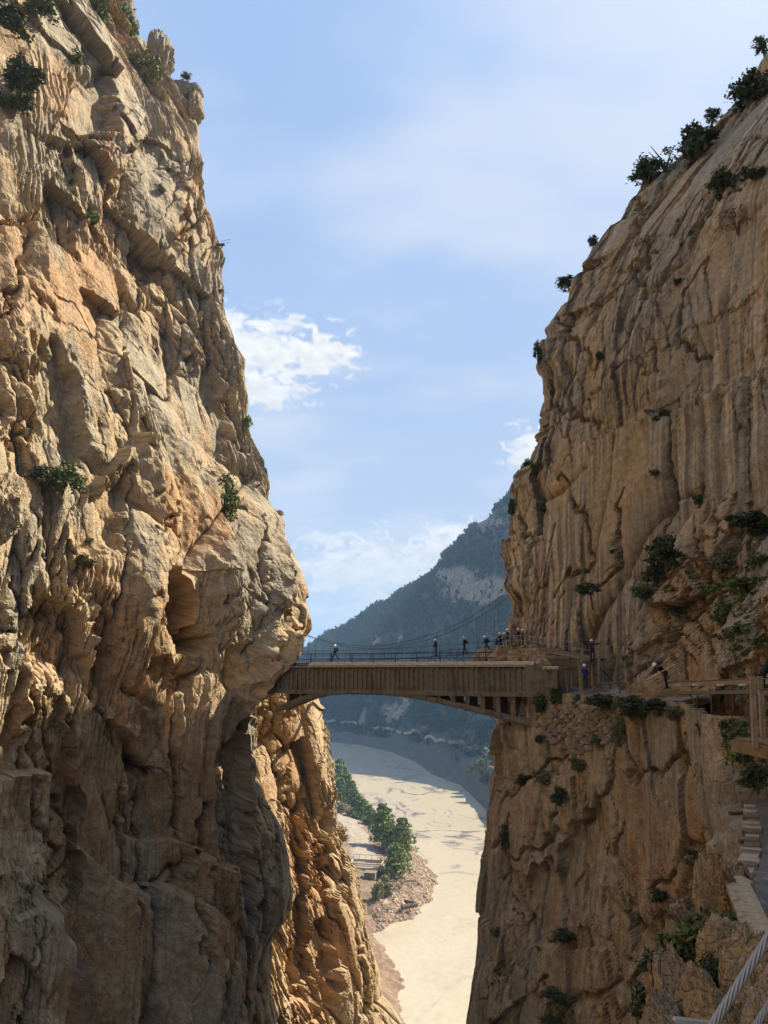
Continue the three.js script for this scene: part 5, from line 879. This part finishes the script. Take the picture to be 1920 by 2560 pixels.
for (const [px, py, d, w, h, kind, label] of [[1862, 1862, 24.5, 1.15, 1.35, 'mid', 'leafy dark tree crown below the boardwalk at the right'], [1838, 1830, 25.5, 0.8, 0.9, 'dark', 'upper left part shrub of the thicket below the boardwalk'], [1892, 1945, 22, 0.9, 0.7, 'dark', 'shrub between the thicket and the old path'],
  [1735, 2300, 17.5, 1.1, 0.9, 'bare', 'twiggy brown bush left of the parapet'], [1790, 2345, 15.8, 1.2, 1.1, 'olive', 'olive bush against the parapet wall'], [1725, 2390, 15.5, 1.3, 1.1, 'mid', 'green bush above the rock spires'], [1668, 2440, 15.5, 1.1, 1.0, 'dark', 'dark bush left of the tall rock spire'], [1660, 2520, 14.2, 0.9, 1.0, 'dark', 'dark bush at the bottom beside the low rock spire'], [1840, 2330, 14.4, 0.6, 0.7, 'mid', 'small green bush under the parapet'], [1850, 2225, 17, 0.25, 0.25, 'olive', 'tuft at the foot of the parapet end'], [1780, 2440, 12.4, 0.5, 0.6, 'dark', 'dark bush between the rock spires'], [1885, 2545, 9, 0.3, 0.35, 'bare', 'dry twigs in front of the orange rock']])
  plant('bush', label, 'bush', at(px, py, d), w * 1.25, h * 1.25, kind, 'bushes near the old path', 0);
// small trees: trunk and crown
function tree(name, label, base, w, h, kind, lean, group) {
  const o = thing(name, label, 'tree', base.toArray(), 0, group), [leaves] = kinds[kind][plantCount++ % 3];
  const t = part('trunk', merge([bar(V(0, -0.4, 0), V(lean * 0.4 * h, h * 0.45, 0), 0.05 * h, 6, 0.035 * h), bar(V(lean * 0.4 * h, h * 0.45, 0), V(lean * h - 0.1 * w, h * 0.75, 0.1 * w), 0.035 * h, 5, 0.012 * h), bar(V(lean * 0.35 * h, h * 0.4, 0), V(lean * h + 0.2 * w, h * 0.7, -0.1 * w), 0.03 * h, 5, 0.01 * h)]), barkMat, o);
  const c = part('crown', leaves, leafMat, o); c.position.set(lean * h, h * 0.68, 0); c.scale.set(w / 2, h * 0.36, w / 2); return o;
}
for (const [px, py, d, w, h, kind, lean, label] of [[1430, 748, 78.5, 2.6, 2.9, 'dark', -0.25, 'lone small tree leaning out of the right skyline'], [1780, 322, 80, 2.4, 2.8, 'dark', 0.1, 'round-crowned tree on the upper right skyline'], [1918, 168, 81, 2.6, 4.2, 'dark', -0.1, 'tree at the top right corner of the picture'], [455, 205, 91, 1.6, 1.5, 'mid', 0.35, 'small tree behind the blocks of the left skyline'], [1482, 1512, 62, 2.2, 1.9, 'dark', -0.2, 'leaning tree growing from the wall above the stairs']])
  tree('small_tree', label, at(px, py, d), w, h, kind, lean, 'small trees on the cliffs');
// ---------------------------------------------------------------- river bank: pines, shrubs, tank, logs
function pineCrown(seed) { const r = rng(seed), n = 2600, P = [], C = [], I = []; for (let i = 0; i < n; i++) { const y = Math.pow(r(), 0.8), tier = Math.floor(y * 9) / 9, rad = Math.sqrt(1 - y * 0.97) * 0.5 * (0.8 + 0.35 * Math.sin(y * 40 + 3 * Math.sin(seed)) ) + 0.05, a = r() * 6.283, d = rad * (0.35 + 0.65 * Math.sqrt(r())) * (1 + 0.25 * Math.sin(a * 3 + tier * 20)), x = Math.cos(a) * d, z = Math.sin(a) * d, s = 0.075 * (0.6 + r()), u = V(r() - 0.5, r() * 0.6, r() - 0.5).normalize(), w = V(r() - 0.5, r() - 0.5, r() - 0.5).cross(u).normalize(), v = 0.65 + 0.7 * r(); const k = P.length / 3; for (const q of [[-.5, 0], [0, -.4], [.5, 0], [0, .4]]) { P.push(x + (u.x * q[0] + w.x * q[1]) * s, 0.14 + y * 0.86 + (u.y * q[0] + w.y * q[1]) * s, z + (u.z * q[0] + w.z * q[1]) * s); C.push(0.165 * v, 0.2 * v, 0.042 * v); } I.push(k, k + 1, k + 2, k, k + 2, k + 3); } const g = new THREE.BufferGeometry(); g.setAttribute('position', new THREE.Float32BufferAttribute(P, 3)); g.setAttribute('color', new THREE.Float32BufferAttribute(C, 3)); g.setIndex(I); g.computeVertexNormals(); return g; }
const pines = [0, 1, 2].map((k) => pineCrown(31 + k));
const bankAt = (px, py) => { let p = onLevel(px, py, 4); for (let k = 0; k < 6; k++) p = onLevel(px, py, Math.max(0.2, bankHeight(p.x, p.z))); return p; };
[[846, 1990, 82, 50, 'tallest dark pine at the far end of the bank row'], [832, 2000, 60, 44, 'pine at the cliff edge of the bank row'], [866, 2002, 62, 40, 'third pine from the far end of the bank row'], [878, 2020, 60, 40, 'pine before the middle of the bank row'], [897, 2036, 40, 36, 'short pine in the middle of the bank row'], [932, 2066, 36, 34, 'small dark pine just behind the big one'], [958, 2118, 92, 62, 'big bright green pine in the middle of the bank'], [1006, 2146, 86, 56, 'big pine nearest the water on the bank'], [992, 2196, 74, 68, 'broad low pine in front on the bank'], [852, 2008, 56, 40, 'pine leaning over the track at the far end'], [838, 1975, 60, 36, 'farthest pine, half hidden by the buttress'], [886, 2030, 50, 40, 'round pine beside the dry shrub'], [908, 2046, 42, 38, 'round low pine just past the middle of the row'], [922, 2058, 40, 34, 'round low pine before the small dark one'], [972, 2128, 60, 44, 'pine squeezed between the two big pines'], [862, 1988, 56, 34, 'slim pine on the water side of the far row']].forEach(([px, py, h, w, label], k) => {
  const p = bankAt(px, py), q = Math.hypot(p.x, EYE - p.y, p.z) / F, o = thing('pine_tree', label, 'tree', p.toArray(), k * 1.7, 'pines on the river bank'); o.scale.set(w * q, h * q, w * q);
  part('trunk', bar(V(0, -0.06, 0), V(0, 0.8, 0), 0.03, 6, 0.01), barkMat, o); part('crown', pines[k % 3], leafMat, o);
});
[[852, 2032, 34, 26, 'olive', 'grey green shrub below the far pines'], [874, 2040, 28, 22, 'dry', 'dry shrub beside the bank track'], [915, 2062, 30, 20, 'olive', 'low shrub behind the big pine'], [940, 2082, 28, 24, 'mid', 'shrub left of the big pine'], [976, 2122, 26, 24, 'olive', 'shrub between the two big pines'], [957, 2200, 34, 34, 'dark', 'dark shrub beside the concrete tank'], [966, 2240, 36, 46, 'olive', 'olive bush at the lower end of the bank'], [944, 2252, 34, 46, 'olive', 'olive bush against the buttress'], [998, 2226, 34, 26, 'bare', 'leafless reddish shrub below the broad pine'], [935, 2296, 40, 24, 'bare', 'dry brushwood at the foot of the bank'], [852, 2112, 44, 44, 'dry', 'tan dry shrub on the shoulder of the buttress'], [968, 2280, 30, 14, 'bare', 'scrub between the logs and the bush'], [890, 2046, 30, 18, 'grass', 'bright low shrub in the pine row'], [830, 2030, 34, 30, 'olive', 'shrub half hidden by the buttress edge']]
  .forEach(([px, py, w, h, kind, label]) => { const p = label.includes('shoulder') ? at(px, py, 103) : bankAt(px, py), q = Math.hypot(p.x, EYE - p.y, p.z) / F; plant('bank_shrub', label, 'shrub', p, w * q * 1.1, h * q * 1.1, kind, 'shrubs on the river bank', 0.4); });
{
  const p = bankAt(905, 2165), o = thing('concrete_tank', 'small open concrete tank with pipe railing on the river bank', 'tank', [p.x, p.y - 0.3, p.z], -0.2);
  part('wall', box(9, 1.6, 0.4, 1, 0.5, -4), concretePale, o); part('wall', box(9, 1.2, 0.4, 1, 0.3, 4), concretePale, o); part('wall', box(0.4, 1.4, 8, 5.5, 0.4, 0), concretePale, o); part('wall', box(0.4, 1.4, 8, -3.5, 0.4, 0), concretePale, o); part('floor', box(9, 0.2, 8, 1, 0.4, 0), concrete, o); part('cross_beam', box(9, 0.3, 0.3, 1, 1.0, 0.5), concretePale, o);
  for (let k = 0; k < 6; k++) part('railing_post', bar(V(-3.5 + k * 1.8, 1.2, -4), V(-3.5 + k * 1.8, 2.4, -4), 0.05), steelDark, o); part('rail', bar(V(-3.5, 2.4, -4), V(5.5, 2.4, -4), 0.05), steelDark, o);
  const q = bankAt(926, 2198), u = thing('pump_hut', 'tiny concrete hut with dark doorway beside the tank', 'hut', [q.x, q.y - 0.2, q.z], -0.2); part('walls', box(3.0, 1.9, 2.6, 0, 0.95, 0), concrete, u); part('roof', box(3.3, 0.2, 2.9, 0, 2.0, 0), concrete, u); part('doorway', box(1.4, 1.5, 0.06, -0.1, 0.8, 1.31), concreteDark, u);
}
[[1012, 2255, 1038, 2276, 0.5, 'upper dark stranded log at the tip of the bank'], [1004, 2270, 1044, 2288, 0.65, 'lower dark stranded log at the tip of the bank'], [1018, 2204, 1042, 2214, 0.2, 'thin pale driftwood pole on the stony bank']].forEach(([a, b, c, d, r, label]) => { const p = bankAt(a, b), q = bankAt(c, d).sub(p), o = thing('driftwood_log', label, 'log', p.toArray(), 0, 'driftwood on the bank'); q.y = 0.3; part('trunk', bar(V(0, 0.2, 0), q, r, 8, r * 0.75), barkMat, o); part('branch_stub', bar(q.clone().multiplyScalar(0.6), q.clone().multiplyScalar(0.6).add(V(0.8, r + 0.9, 0.4)), r * 0.25, 5, r * 0.1), barkMat, o); });
{
  // stones strewn on the bank: too many to count
  const g = new THREE.IcosahedronGeometry(0.5, 0), m = new THREE.InstancedMesh(g, new THREE.MeshStandardMaterial({ color: 0xffffff, roughness: 1 }), 2600), r = rng(909), M = new THREE.Matrix4(), Q = new THREE.Quaternion(), c = new THREE.Color(); let k = 0;
  while (k < 2600) { const px = mix(940, 1095, r()), py = mix(2120, 2330, r()), p = onLevel(px, py, 2), y = bankHeight(p.x, p.z); if (y < 0.05 || y > 5.5) { if (r() < 0.001) k++; continue; } const s = 0.25 + 0.9 * Math.pow(r(), 4); M.compose(V(p.x, y, p.z), Q.setFromEuler(new THREE.Euler(r() * 6, r() * 6, r() * 6)), V(s, s * 0.7, s * 1.2)); m.setMatrixAt(k, M); const v = 0.7 + 0.6 * r(); m.setColorAt(k, c.setRGB(0.36 * v, 0.27 * v, 0.2 * v)); k++; }
  m.name = 'bank_stones'; m.userData = { kind: 'stuff', label: 'loose stones strewn over the earth bank', category: 'stones' }; scene.add(m);
}
// ---------------------------------------------------------------- far side: woods, road, scrub, sign
const solveV = (px, py) => { let a = 0.0, b = 1; for (let k = 0; k < 24; k++) { const m = (a + b) / 2; if (pixOf(mountain(px, m))[1] > py) a = m; else b = m; } return (a + b) / 2; };
{
  const crown = leafCloud(71, 46, 0.75, 7, 0.26, [1, 1, 1], 1.1), N = 9000, m = new THREE.InstancedMesh(crown, new THREE.MeshStandardMaterial({ vertexColors: true, roughness: 1, side: THREE.DoubleSide }), N), r = rng(515), M = new THREE.Matrix4(), Q = new THREE.Quaternion(), c = new THREE.Color(); let k = 0, tries = 0;
  while (k < N && tries++ < 60000) { const px = mix(690, 1330, r()), v = 0.12 + 0.9 * Math.pow(r(), 0.75), p = mountain(px, v), q = pixOf(p); if (r() < cragAt(q[0], q[1]) * 0.95) continue; if (n2(p.x * 0.02, p.y * 0.03) < -0.45 && r() < 0.7) continue; const near = v < 0.2 ? 0.7 : 1, s = (1.6 + 2.6 * r() * r()) * near; M.compose(V(p.x, p.y + s * 0.6, p.z), Q.setFromEuler(new THREE.Euler(0, r() * 6, 0)), V(s, s * (1 + 0.5 * r()), s)); m.setMatrixAt(k, M); const g = 0.7 + 0.7 * r(), warm = r() < 0.12 ? 1.7 : 1; m.setColorAt(k, c.setRGB(0.035 * g * warm, 0.048 * g, 0.024 * g)); k++; }
  m.count = k; m.name = 'mountain_woods'; m.userData = { kind: 'stuff', label: 'dark pine woods covering the far mountain', category: 'woods' }; scene.add(m);
}
{
  const P = [], I = [], wallP = []; const n = 60; for (let i = 0; i <= n; i++) { const px = mix(790, 1230, i / n), py = lerpTable(roadLine, px), v = solveV(px, py), a = mountain(px, v), b = mountain(px, v + 0.012); const y = Math.max(a.y, b.y) + 0.4; P.push(a.x, y, a.z, b.x, y, b.z); wallP.push(V(a.x, y, a.z)); if (i) { const k = i * 2; I.push(k - 2, k, k + 1, k - 2, k + 1, k - 1); } }
  const g = new THREE.BufferGeometry(); g.setAttribute('position', new THREE.Float32BufferAttribute(P, 3)); g.setIndex(I); g.computeVertexNormals(); setting('road', g, new THREE.MeshStandardMaterial({ color: lin(0.2, 0.19, 0.18), roughness: 1, side: THREE.DoubleSide }), 'road cut along the foot of the far mountain', 'road');
  const o = thing('roadside_wall', 'long pale retaining wall along the road on the far shore', 'wall', wallP[30].toArray()); for (let i = 1; i < wallP.length; i += 1) if (i % 15 !== 0) part('wall_segment', beam(wallP[i - 1].clone().sub(wallP[30]), wallP[i].clone().sub(wallP[30]), 0.6, 2.0), concretePale, o);
}
[[1140, 1905, 40, 34, 'bare', 'pale leafless bush nearest the water on the far shore'], [1160, 1885, 44, 44, 'bare', 'tall pale leafless bush on the far right shore'], [1182, 1892, 40, 46, 'bare', 'pale leafless bush beside the sign'], [1198, 1888, 26, 26, 'grass', 'bright green shrub below the sign'], [1206, 1935, 36, 40, 'mid', 'green shrub at the right cliff foot on the far shore'], [1196, 1928, 30, 26, 'olive', 'olive shrub on the far right shore'], [1100, 1850, 34, 18, 'bare', 'brown shrub above the road'], [1130, 1862, 50, 24, 'bare', 'reddish scrub between road and leafless bushes'], [1060, 1840, 40, 20, 'dry', 'tan scrub above the road'], [1215, 1960, 30, 40, 'dark', 'dark shrub at the water edge by the right cliff'], [1176, 1930, 34, 20, 'dry', 'low tan scrub near the water on the far shore']]
  .forEach(([px, py, w, h, kind, label]) => { const p = mountain(px, solveV(px, py)), q = Math.hypot(p.x, EYE - p.y, p.z) / F; plant('shore_bush', label, 'bush', p, w * q * 1.2, h * q * 1.2, kind, 'bushes on the far shore', 0.4); });
{ const p = mountain(1214, solveV(1214, 1893)), o = thing('road_sign', 'small white and blue sign on a pole at the far shore', 'sign', p.toArray()); part('pole', bar(V(0, 0, 0), V(0, 5.5, 0), 0.09), steel, o); part('panel', rbox(1.9, 1.1, 0.08, 0, 4.6, 0.1, 0.02), whiteTag, o); part('panel', rbox(1.9, 0.7, 0.08, 0, 3.6, 0.1, 0.02), new THREE.MeshStandardMaterial({ color: lin(0.05, 0.12, 0.3), roughness: 0.6 }), o); }

{ // grass and small herbs in the joints of the right walls: too many to count
  const blade = leafCloud(313, 42, 0.55, 5, 0.3, [1, 1, 1], 0.8), N = 620, m = new THREE.InstancedMesh(blade, new THREE.MeshStandardMaterial({ vertexColors: true, roughness: 1, side: THREE.DoubleSide }), N), r = rng(616), M = new THREE.Matrix4(), Q = new THREE.Quaternion(), c = new THREE.Color(); let k = 0, tries = 0;
  while (k < N && tries++ < 40000) {
    const pick = r(), W = pick < 0.5 ? slopeWall : pick < 0.8 ? lowerWall : rightWall, s = W === slopeWall ? 26 * r() : W === lowerWall ? 1 + 38 * r() : 26 * r(), h = W === slopeWall ? 59 + 24 * r() : W === lowerWall ? 22 + 36 * r() : 62 + 60 * r();
    if (n2(s * 0.22 + 5, h * 0.16 + (W === slopeWall ? 0 : 20)) < (W === slopeWall ? 0.1 : 0.35)) continue;
    const a = W.disp(s, h), b = W.disp(s, h + 0.35); if (a - b < 0.16) continue;             // only where the rock steps back above: a ledge
    const p = W.point(s, h + 0.1), z = 0.16 + 0.34 * r() * r() + 0.06; M.compose(p, Q.setFromEuler(new THREE.Euler(0, r() * 6, 0)), V(z * 1.3, z, z * 1.3)); m.setMatrixAt(k, M); const v = 0.7 + 0.6 * r(), dry = r() < 0.25; m.setColorAt(k, dry ? c.setRGB(0.2 * v, 0.16 * v, 0.07 * v) : c.setRGB(0.085 * v, 0.115 * v, 0.03 * v)); k++;
  }
  m.count = k; m.name = 'ledge_grass'; m.userData = { kind: 'stuff', label: 'grass and herbs growing along the rock ledges at the right', category: 'grass' }; scene.add(m);
}
// ---------------------------------------------------------------- people
const helmetMat = new THREE.MeshStandardMaterial({ color: lin(0.82, 0.82, 0.8), roughness: 0.35 });
const bodyMat = new THREE.MeshStandardMaterial({ vertexColors: true, roughness: 0.85 });
const helmetGeo = (() => { const g = new THREE.LatheGeometry([[0, 0.152], [0.05, 0.147], [0.095, 0.118], [0.124, 0.06], [0.131, 0.0], [0.15, -0.012], [0.148, -0.02], [0.125, -0.012]].map(([x, y]) => new THREE.Vector2(x, y)), 20); g.scale(0.93, 0.93, 1.05); return g; })();
const strapGeo = new THREE.TorusGeometry(0.112, 0.008, 5, 16, Math.PI).rotateX(Math.PI).translate(0, -0.01, 0.03), strapMat = new THREE.MeshStandardMaterial({ color: lin(0.03, 0.03, 0.03), roughness: 0.8 }), pocketGeo = new RoundedBoxGeometry(0.22, 0.2, 0.07, 2, 0.03).translate(0, -0.08, -0.12);
const packGeo = new RoundedBoxGeometry(0.3, 0.44, 0.2, 3, 0.07), mc = new MarchingCubes(60, bodyMat, false, false, 40000);
const cSkin = [0.42, 0.26, 0.18];
function person(label, feet, facing, pose, top, legs, { height = 1.74, pack = null, shoe = [0.03, 0.03, 0.03], group = 'hikers with white helmets' } = {}) {
  const k = height / 1.74, o = thing('person', label, 'person', feet.toArray(), facing, group); o.scale.setScalar(k);
  const { stride = 0, lean = 0, arms = [0.1, 0.1], elbow = 0.25, spread = 0.08, raise = null, head = 0 } = pose;
  const tilt = (x, y, z) => { const dy = y - 0.92, c = Math.cos(lean), s = Math.sin(lean); return V(x, 0.92 + dy * c - z * s, dy * s + z * c); };
  const B = [];                                     // bones: a, b, ra, rb, part
  const add = (a, b, ra, rb, c) => B.push([a, b, ra, rb, c]);
  const hip = V(0, 0.94, 0), leg = (x, a, bend) => { const h = V(x, 0.9, 0), kn = h.clone().add(V(0.01 * Math.sign(x), -0.42 * Math.cos(a), 0.42 * Math.sin(a))), q = a - bend, an = kn.clone().add(V(0, -0.42 * Math.cos(q), 0.42 * Math.sin(q))); add(h, kn, 0.092, 0.066, 'legs'); add(kn, an, 0.064, 0.048, 'legs'); add(an.clone().add(V(0, -0.02, -0.03)), an.clone().add(V(0.01 * Math.sign(x), -0.035, 0.15)), 0.048, 0.036, 'shoe'); return an.y; };
  const yl = Math.min(leg(0.095, stride, stride > 0 ? 0.12 : 0.5 * Math.abs(stride)), leg(-0.095, -stride, stride < 0 ? 0.12 : 0.9 * Math.abs(stride)));
  const lift = 0.07 - yl;
  add(V(-0.06, 0.93, 0), V(0.06, 0.93, 0), 0.125, 0.125, 'legs');
  add(tilt(0, 1.0, 0), tilt(0, 1.32, 0.0), 0.135, 0.15, 'top'); add(tilt(-0.1, 1.34, 0), tilt(0.1, 1.34, 0), 0.115, 0.115, 'top'); add(tilt(0, 1.4, 0), tilt(0, 1.55, 0.02), 0.06, 0.055, 'skin');
  const hd = tilt(0, 1.63, 0.04 + head * 0.05), hands = [];
  add(hd, hd.clone().add(V(0, 0.04, -0.015)), 0.088, 0.1, 'skin'); add(hd.clone().add(V(0, -0.02, 0.09)), hd.clone().add(V(0, -0.045, 0.105)), 0.014, 0.018, 'skin'); for (const e of [-1, 1]) add(hd.clone().add(V(0.09 * e, 0.01, 0)), hd.clone().add(V(0.095 * e, -0.03, 0)), 0.018, 0.015, 'skin');
  for (const [e, a] of [[1, arms[0]], [-1, arms[1]]]) {
    const sh = tilt(0.185 * e, 1.42, 0); let el, ha;
    if (raise) { el = sh.clone().add(V(raise[0] * e * 0.29, raise[1] * 0.29, raise[2] * 0.29)); ha = el.clone().add(V(raise[3] * e * 0.27, raise[4] * 0.27, raise[5] * 0.27)); }
    else { el = sh.clone().add(V(spread * e, -0.29 * Math.cos(a), 0.29 * Math.sin(a))); ha = el.clone().add(V(-0.02 * e, -0.26 * Math.cos(a + elbow), 0.26 * Math.sin(a + elbow))); }
    add(sh, el, 0.068, 0.054, 'top'); add(el, ha, 0.052, 0.04, 'top'); hands.push([ha, ha.clone().sub(el).normalize(), e]);
  }
  // field on a grid of 2 m, smooth union
  const R = 60, half = R / 2, S = 1.0, cy = 0.9, F3 = mc.field; mc.isolation = 0;
  const sd = (x, y, z, which) => { let d = 1e9, bi = 0, bd = 1e9; for (let i = 0; i < B.length; i++) { const [a, b, ra, rb] = B[i], ux = b.x - a.x, uy = b.y - a.y, uz = b.z - a.z, l2 = ux * ux + uy * uy + uz * uz + 1e-9, t = clamp(((x - a.x) * ux + (y - a.y) * uy + (z - a.z) * uz) / l2), q = Math.hypot(x - a.x - ux * t, y - a.y - uy * t, z - a.z - uz * t) - mix(ra, rb, t); if (q < bd) { bd = q; bi = i; } const h = Math.max(0, 0.05 - Math.abs(d - q)) / 0.05; d = Math.min(d, q) - h * h * 0.05 * 0.25; } return which ? bi : d; };
  for (let z = 0; z < R; z++) for (let y = 0; y < R; y++) for (let x = 0; x < R; x++) F3[R * R * z + R * y + x] = -sd((x - half) / half * S, (y - half) / half * S + cy, (z - half) / half * S);
  mc.update();
  const n = mc.count, P = new Float32Array(n * 3), N = mc.normalArray.slice(0, n * 3), C = new Float32Array(n * 3), cols = { top, legs, skin: cSkin, shoe };
  for (let i = 0; i < n; i++) { const x = mc.positionArray[i * 3] * S, y = mc.positionArray[i * 3 + 1] * S + cy, z = mc.positionArray[i * 3 + 2] * S; P.set([x, y + lift, z], i * 3); C.set(cols[B[sd(x, y, z, true)][4]], i * 3); }
  const g = new THREE.BufferGeometry(); g.setAttribute('position', new THREE.BufferAttribute(P, 3)); g.setAttribute('normal', new THREE.BufferAttribute(N, 3)); g.setAttribute('uv', new THREE.BufferAttribute(new Float32Array(n * 2), 2));
  // hands: palm, four bent fingers, thumb
  const hl = [];
  for (const [h, d, e] of hands) { const side = V(0, 0, 1).cross(d).lengthSq() > 0.05 ? V(1, 0, 0).cross(d).normalize() : V(0, 1, 0), flat = d.clone().cross(side).normalize(), p = (a, b, c) => h.clone().addScaledVector(d, a).addScaledVector(side, b).addScaledVector(flat, c).add(V(0, lift, 0)); const pal = new THREE.SphereGeometry(1, 8, 6); pal.scale(0.042, 0.05, 0.022); pal.applyMatrix4(new THREE.Matrix4().makeBasis(side, d, flat)); const c = p(0.05, 0, 0); pal.translate(c.x, c.y, c.z); hl.push(pal); for (let f = 0; f < 4; f++) { const L = [0.07, 0.08, 0.075, 0.058][f], b = (f - 1.5) * 0.02; hl.push(bar(p(0.085, b, 0), p(0.085 + L * 0.55, b * 1.05, 0.012), 0.0095, 5, 0.009), bar(p(0.085 + L * 0.55, b * 1.05, 0.012), p(0.085 + L * 0.9, b, 0.04), 0.009, 5, 0.007)); } hl.push(bar(p(0.03, 0.035, 0), p(0.075, 0.062, 0.015), 0.011, 5, 0.009)); }
  const hg = merge(hl), hc = new Float32Array(hg.attributes.position.count * 3); for (let i = 0; i < hc.length; i += 3) hc.set(cSkin, i); hg.setAttribute('color', new THREE.BufferAttribute(hc, 3)); g.setAttribute('color', new THREE.BufferAttribute(C, 3));
  part('body', mergeGeometries([g, hg]), bodyMat, o);
  const hm = part('helmet', helmetGeo, helmetMat, o); hm.position.set(hd.x, hd.y + 0.035 + lift, hd.z - 0.01); hm.rotation.x = lean * 0.6; part('chin_strap', strapGeo, strapMat, hm);
  if (pack) { const b = tilt(0, 1.24, -0.22), m = part('backpack', packGeo, new THREE.MeshStandardMaterial({ color: lin(...pack), roughness: 0.9 }), o); m.position.set(b.x, b.y + lift, b.z); m.rotation.x = lean; part('pocket', pocketGeo, m.material, m); }
  return o;
}
const BLACK = [0.012, 0.012, 0.015], NAVY = [0.02, 0.025, 0.05], BLUE = [0.015, 0.035, 0.13], GREYB = [0.04, 0.045, 0.055], TAN = [0.2, 0.15, 0.1];
const findT = (fn, px) => { let bt = 0, bd = 1e9; for (let t = 0; t <= 1; t += 0.002) { const d = Math.abs(pixOf(fn(t))[0] - px); if (d < bd) { bd = d; bt = t; } } return bt; };
const onFoot = (px) => { const p = footbridge.deckAt(findT(footbridge.deckAt, px)); p.y += 0.03; return p; };
const onCorner = (px, inn) => { const f = (t) => { const [p, , i] = cornerFrame(t); return p.clone().addScaledVector(i, inn).add(cornerWalk.position); }, q = f(findT(f, px)); q.y += 0.03; return q; };
const left = -Math.PI / 2;                          // faces along -x
person('person in black walking left alone on the left half of the footbridge', onFoot(838), left, { stride: 0.42, arms: [-0.3, 0.3] }, BLACK, BLACK, { pack: BLACK });
person('person in black jacket walking left near the middle of the footbridge', onFoot(1090), left + 0.3, { stride: 0.12, lean: 0.06, arms: [-0.2, 0.2], elbow: 0.6 }, BLACK, GREYB);
person('person with black backpack walking left, second from the footbridge end', onFoot(1161), left, { stride: 0.22, lean: 0.12, arms: [0.2, -0.1] }, NAVY, NAVY, { pack: BLACK });
person('person in dark green jacket stepping onto the footbridge, leaning forward', onFoot(1217), left, { stride: 0.5, lean: 0.28, arms: [-0.3, 0.3] }, [0.02, 0.03, 0.025], NAVY, { pack: BLACK });
person('shortest person at the left end of the group on the curved boardwalk', onCorner(1243, 0.25), left, { arms: [0.5, 0.3] }, NAVY, [0.05, 0.03, 0.09], { height: 1.42 });
person('broad person in black leaning on the rail of the curved boardwalk', onCorner(1252, 0.45), left + 0.7, { lean: 0.12, arms: [0.7, 0.7] }, BLACK, BLACK, { height: 1.78 });
person('person in grey trousers in the middle of the boardwalk group', onCorner(1262, 0.7), left, { arms: [0.3, 0.3] }, NAVY, [0.12, 0.115, 0.11], { height: 1.7 });
person('tallest person in dark navy at the right of the boardwalk group', onCorner(1270, 0.6), left - 0.2, { arms: [0.1, 0.1] }, NAVY, NAVY, { height: 1.86 });
person('person with black backpack seen from behind on the curved boardwalk', onCorner(1297, 0.7), Math.PI - 0.3, { arms: [0.1, 0.1] }, TAN, TAN, { pack: BLACK, height: 1.74 });
person('person right of the backpack wearer, mostly hidden by the boardwalk rail', onCorner(1308, 0.9), left, { arms: [0.1, 0.1] }, [0.09, 0.075, 0.06], GREYB, { height: 1.66 });
{ const p = at(1482, 1655, 62.4); person('person with arms spread on the handrails climbing the timber stairs', p, Math.PI - 0.15, { stride: 0.25, lean: 0.12, raise: [0.85, 0.05, 0.5, 0.9, 0.15, 0.4] }, BLACK, NAVY, { pack: [0.05, 0.02, 0.015] }); }
{ const p = at(1464, 1722, 58.8); person('person in blue jacket standing on the gravel terrace below the stairs', p, Math.PI + 0.25, { arms: [0.15, 0.1], stride: 0.06 }, BLUE, GREYB); }
{ const p = at(1666, 1722, 45.5); person('person in black bending forward over the cable at the boardwalk end', p, left, { lean: 0.95, arms: [0.7, 0.7], stride: 0.1 }, BLACK, BLACK); }
{ const p = at(1972, 1838, 15.2); person('person in black half cut off by the right edge of the picture', p, Math.PI, { arms: [0.2, 0.2], spread: 0.16 }, BLACK, BLACK); }
renderer.render(scene, camera);
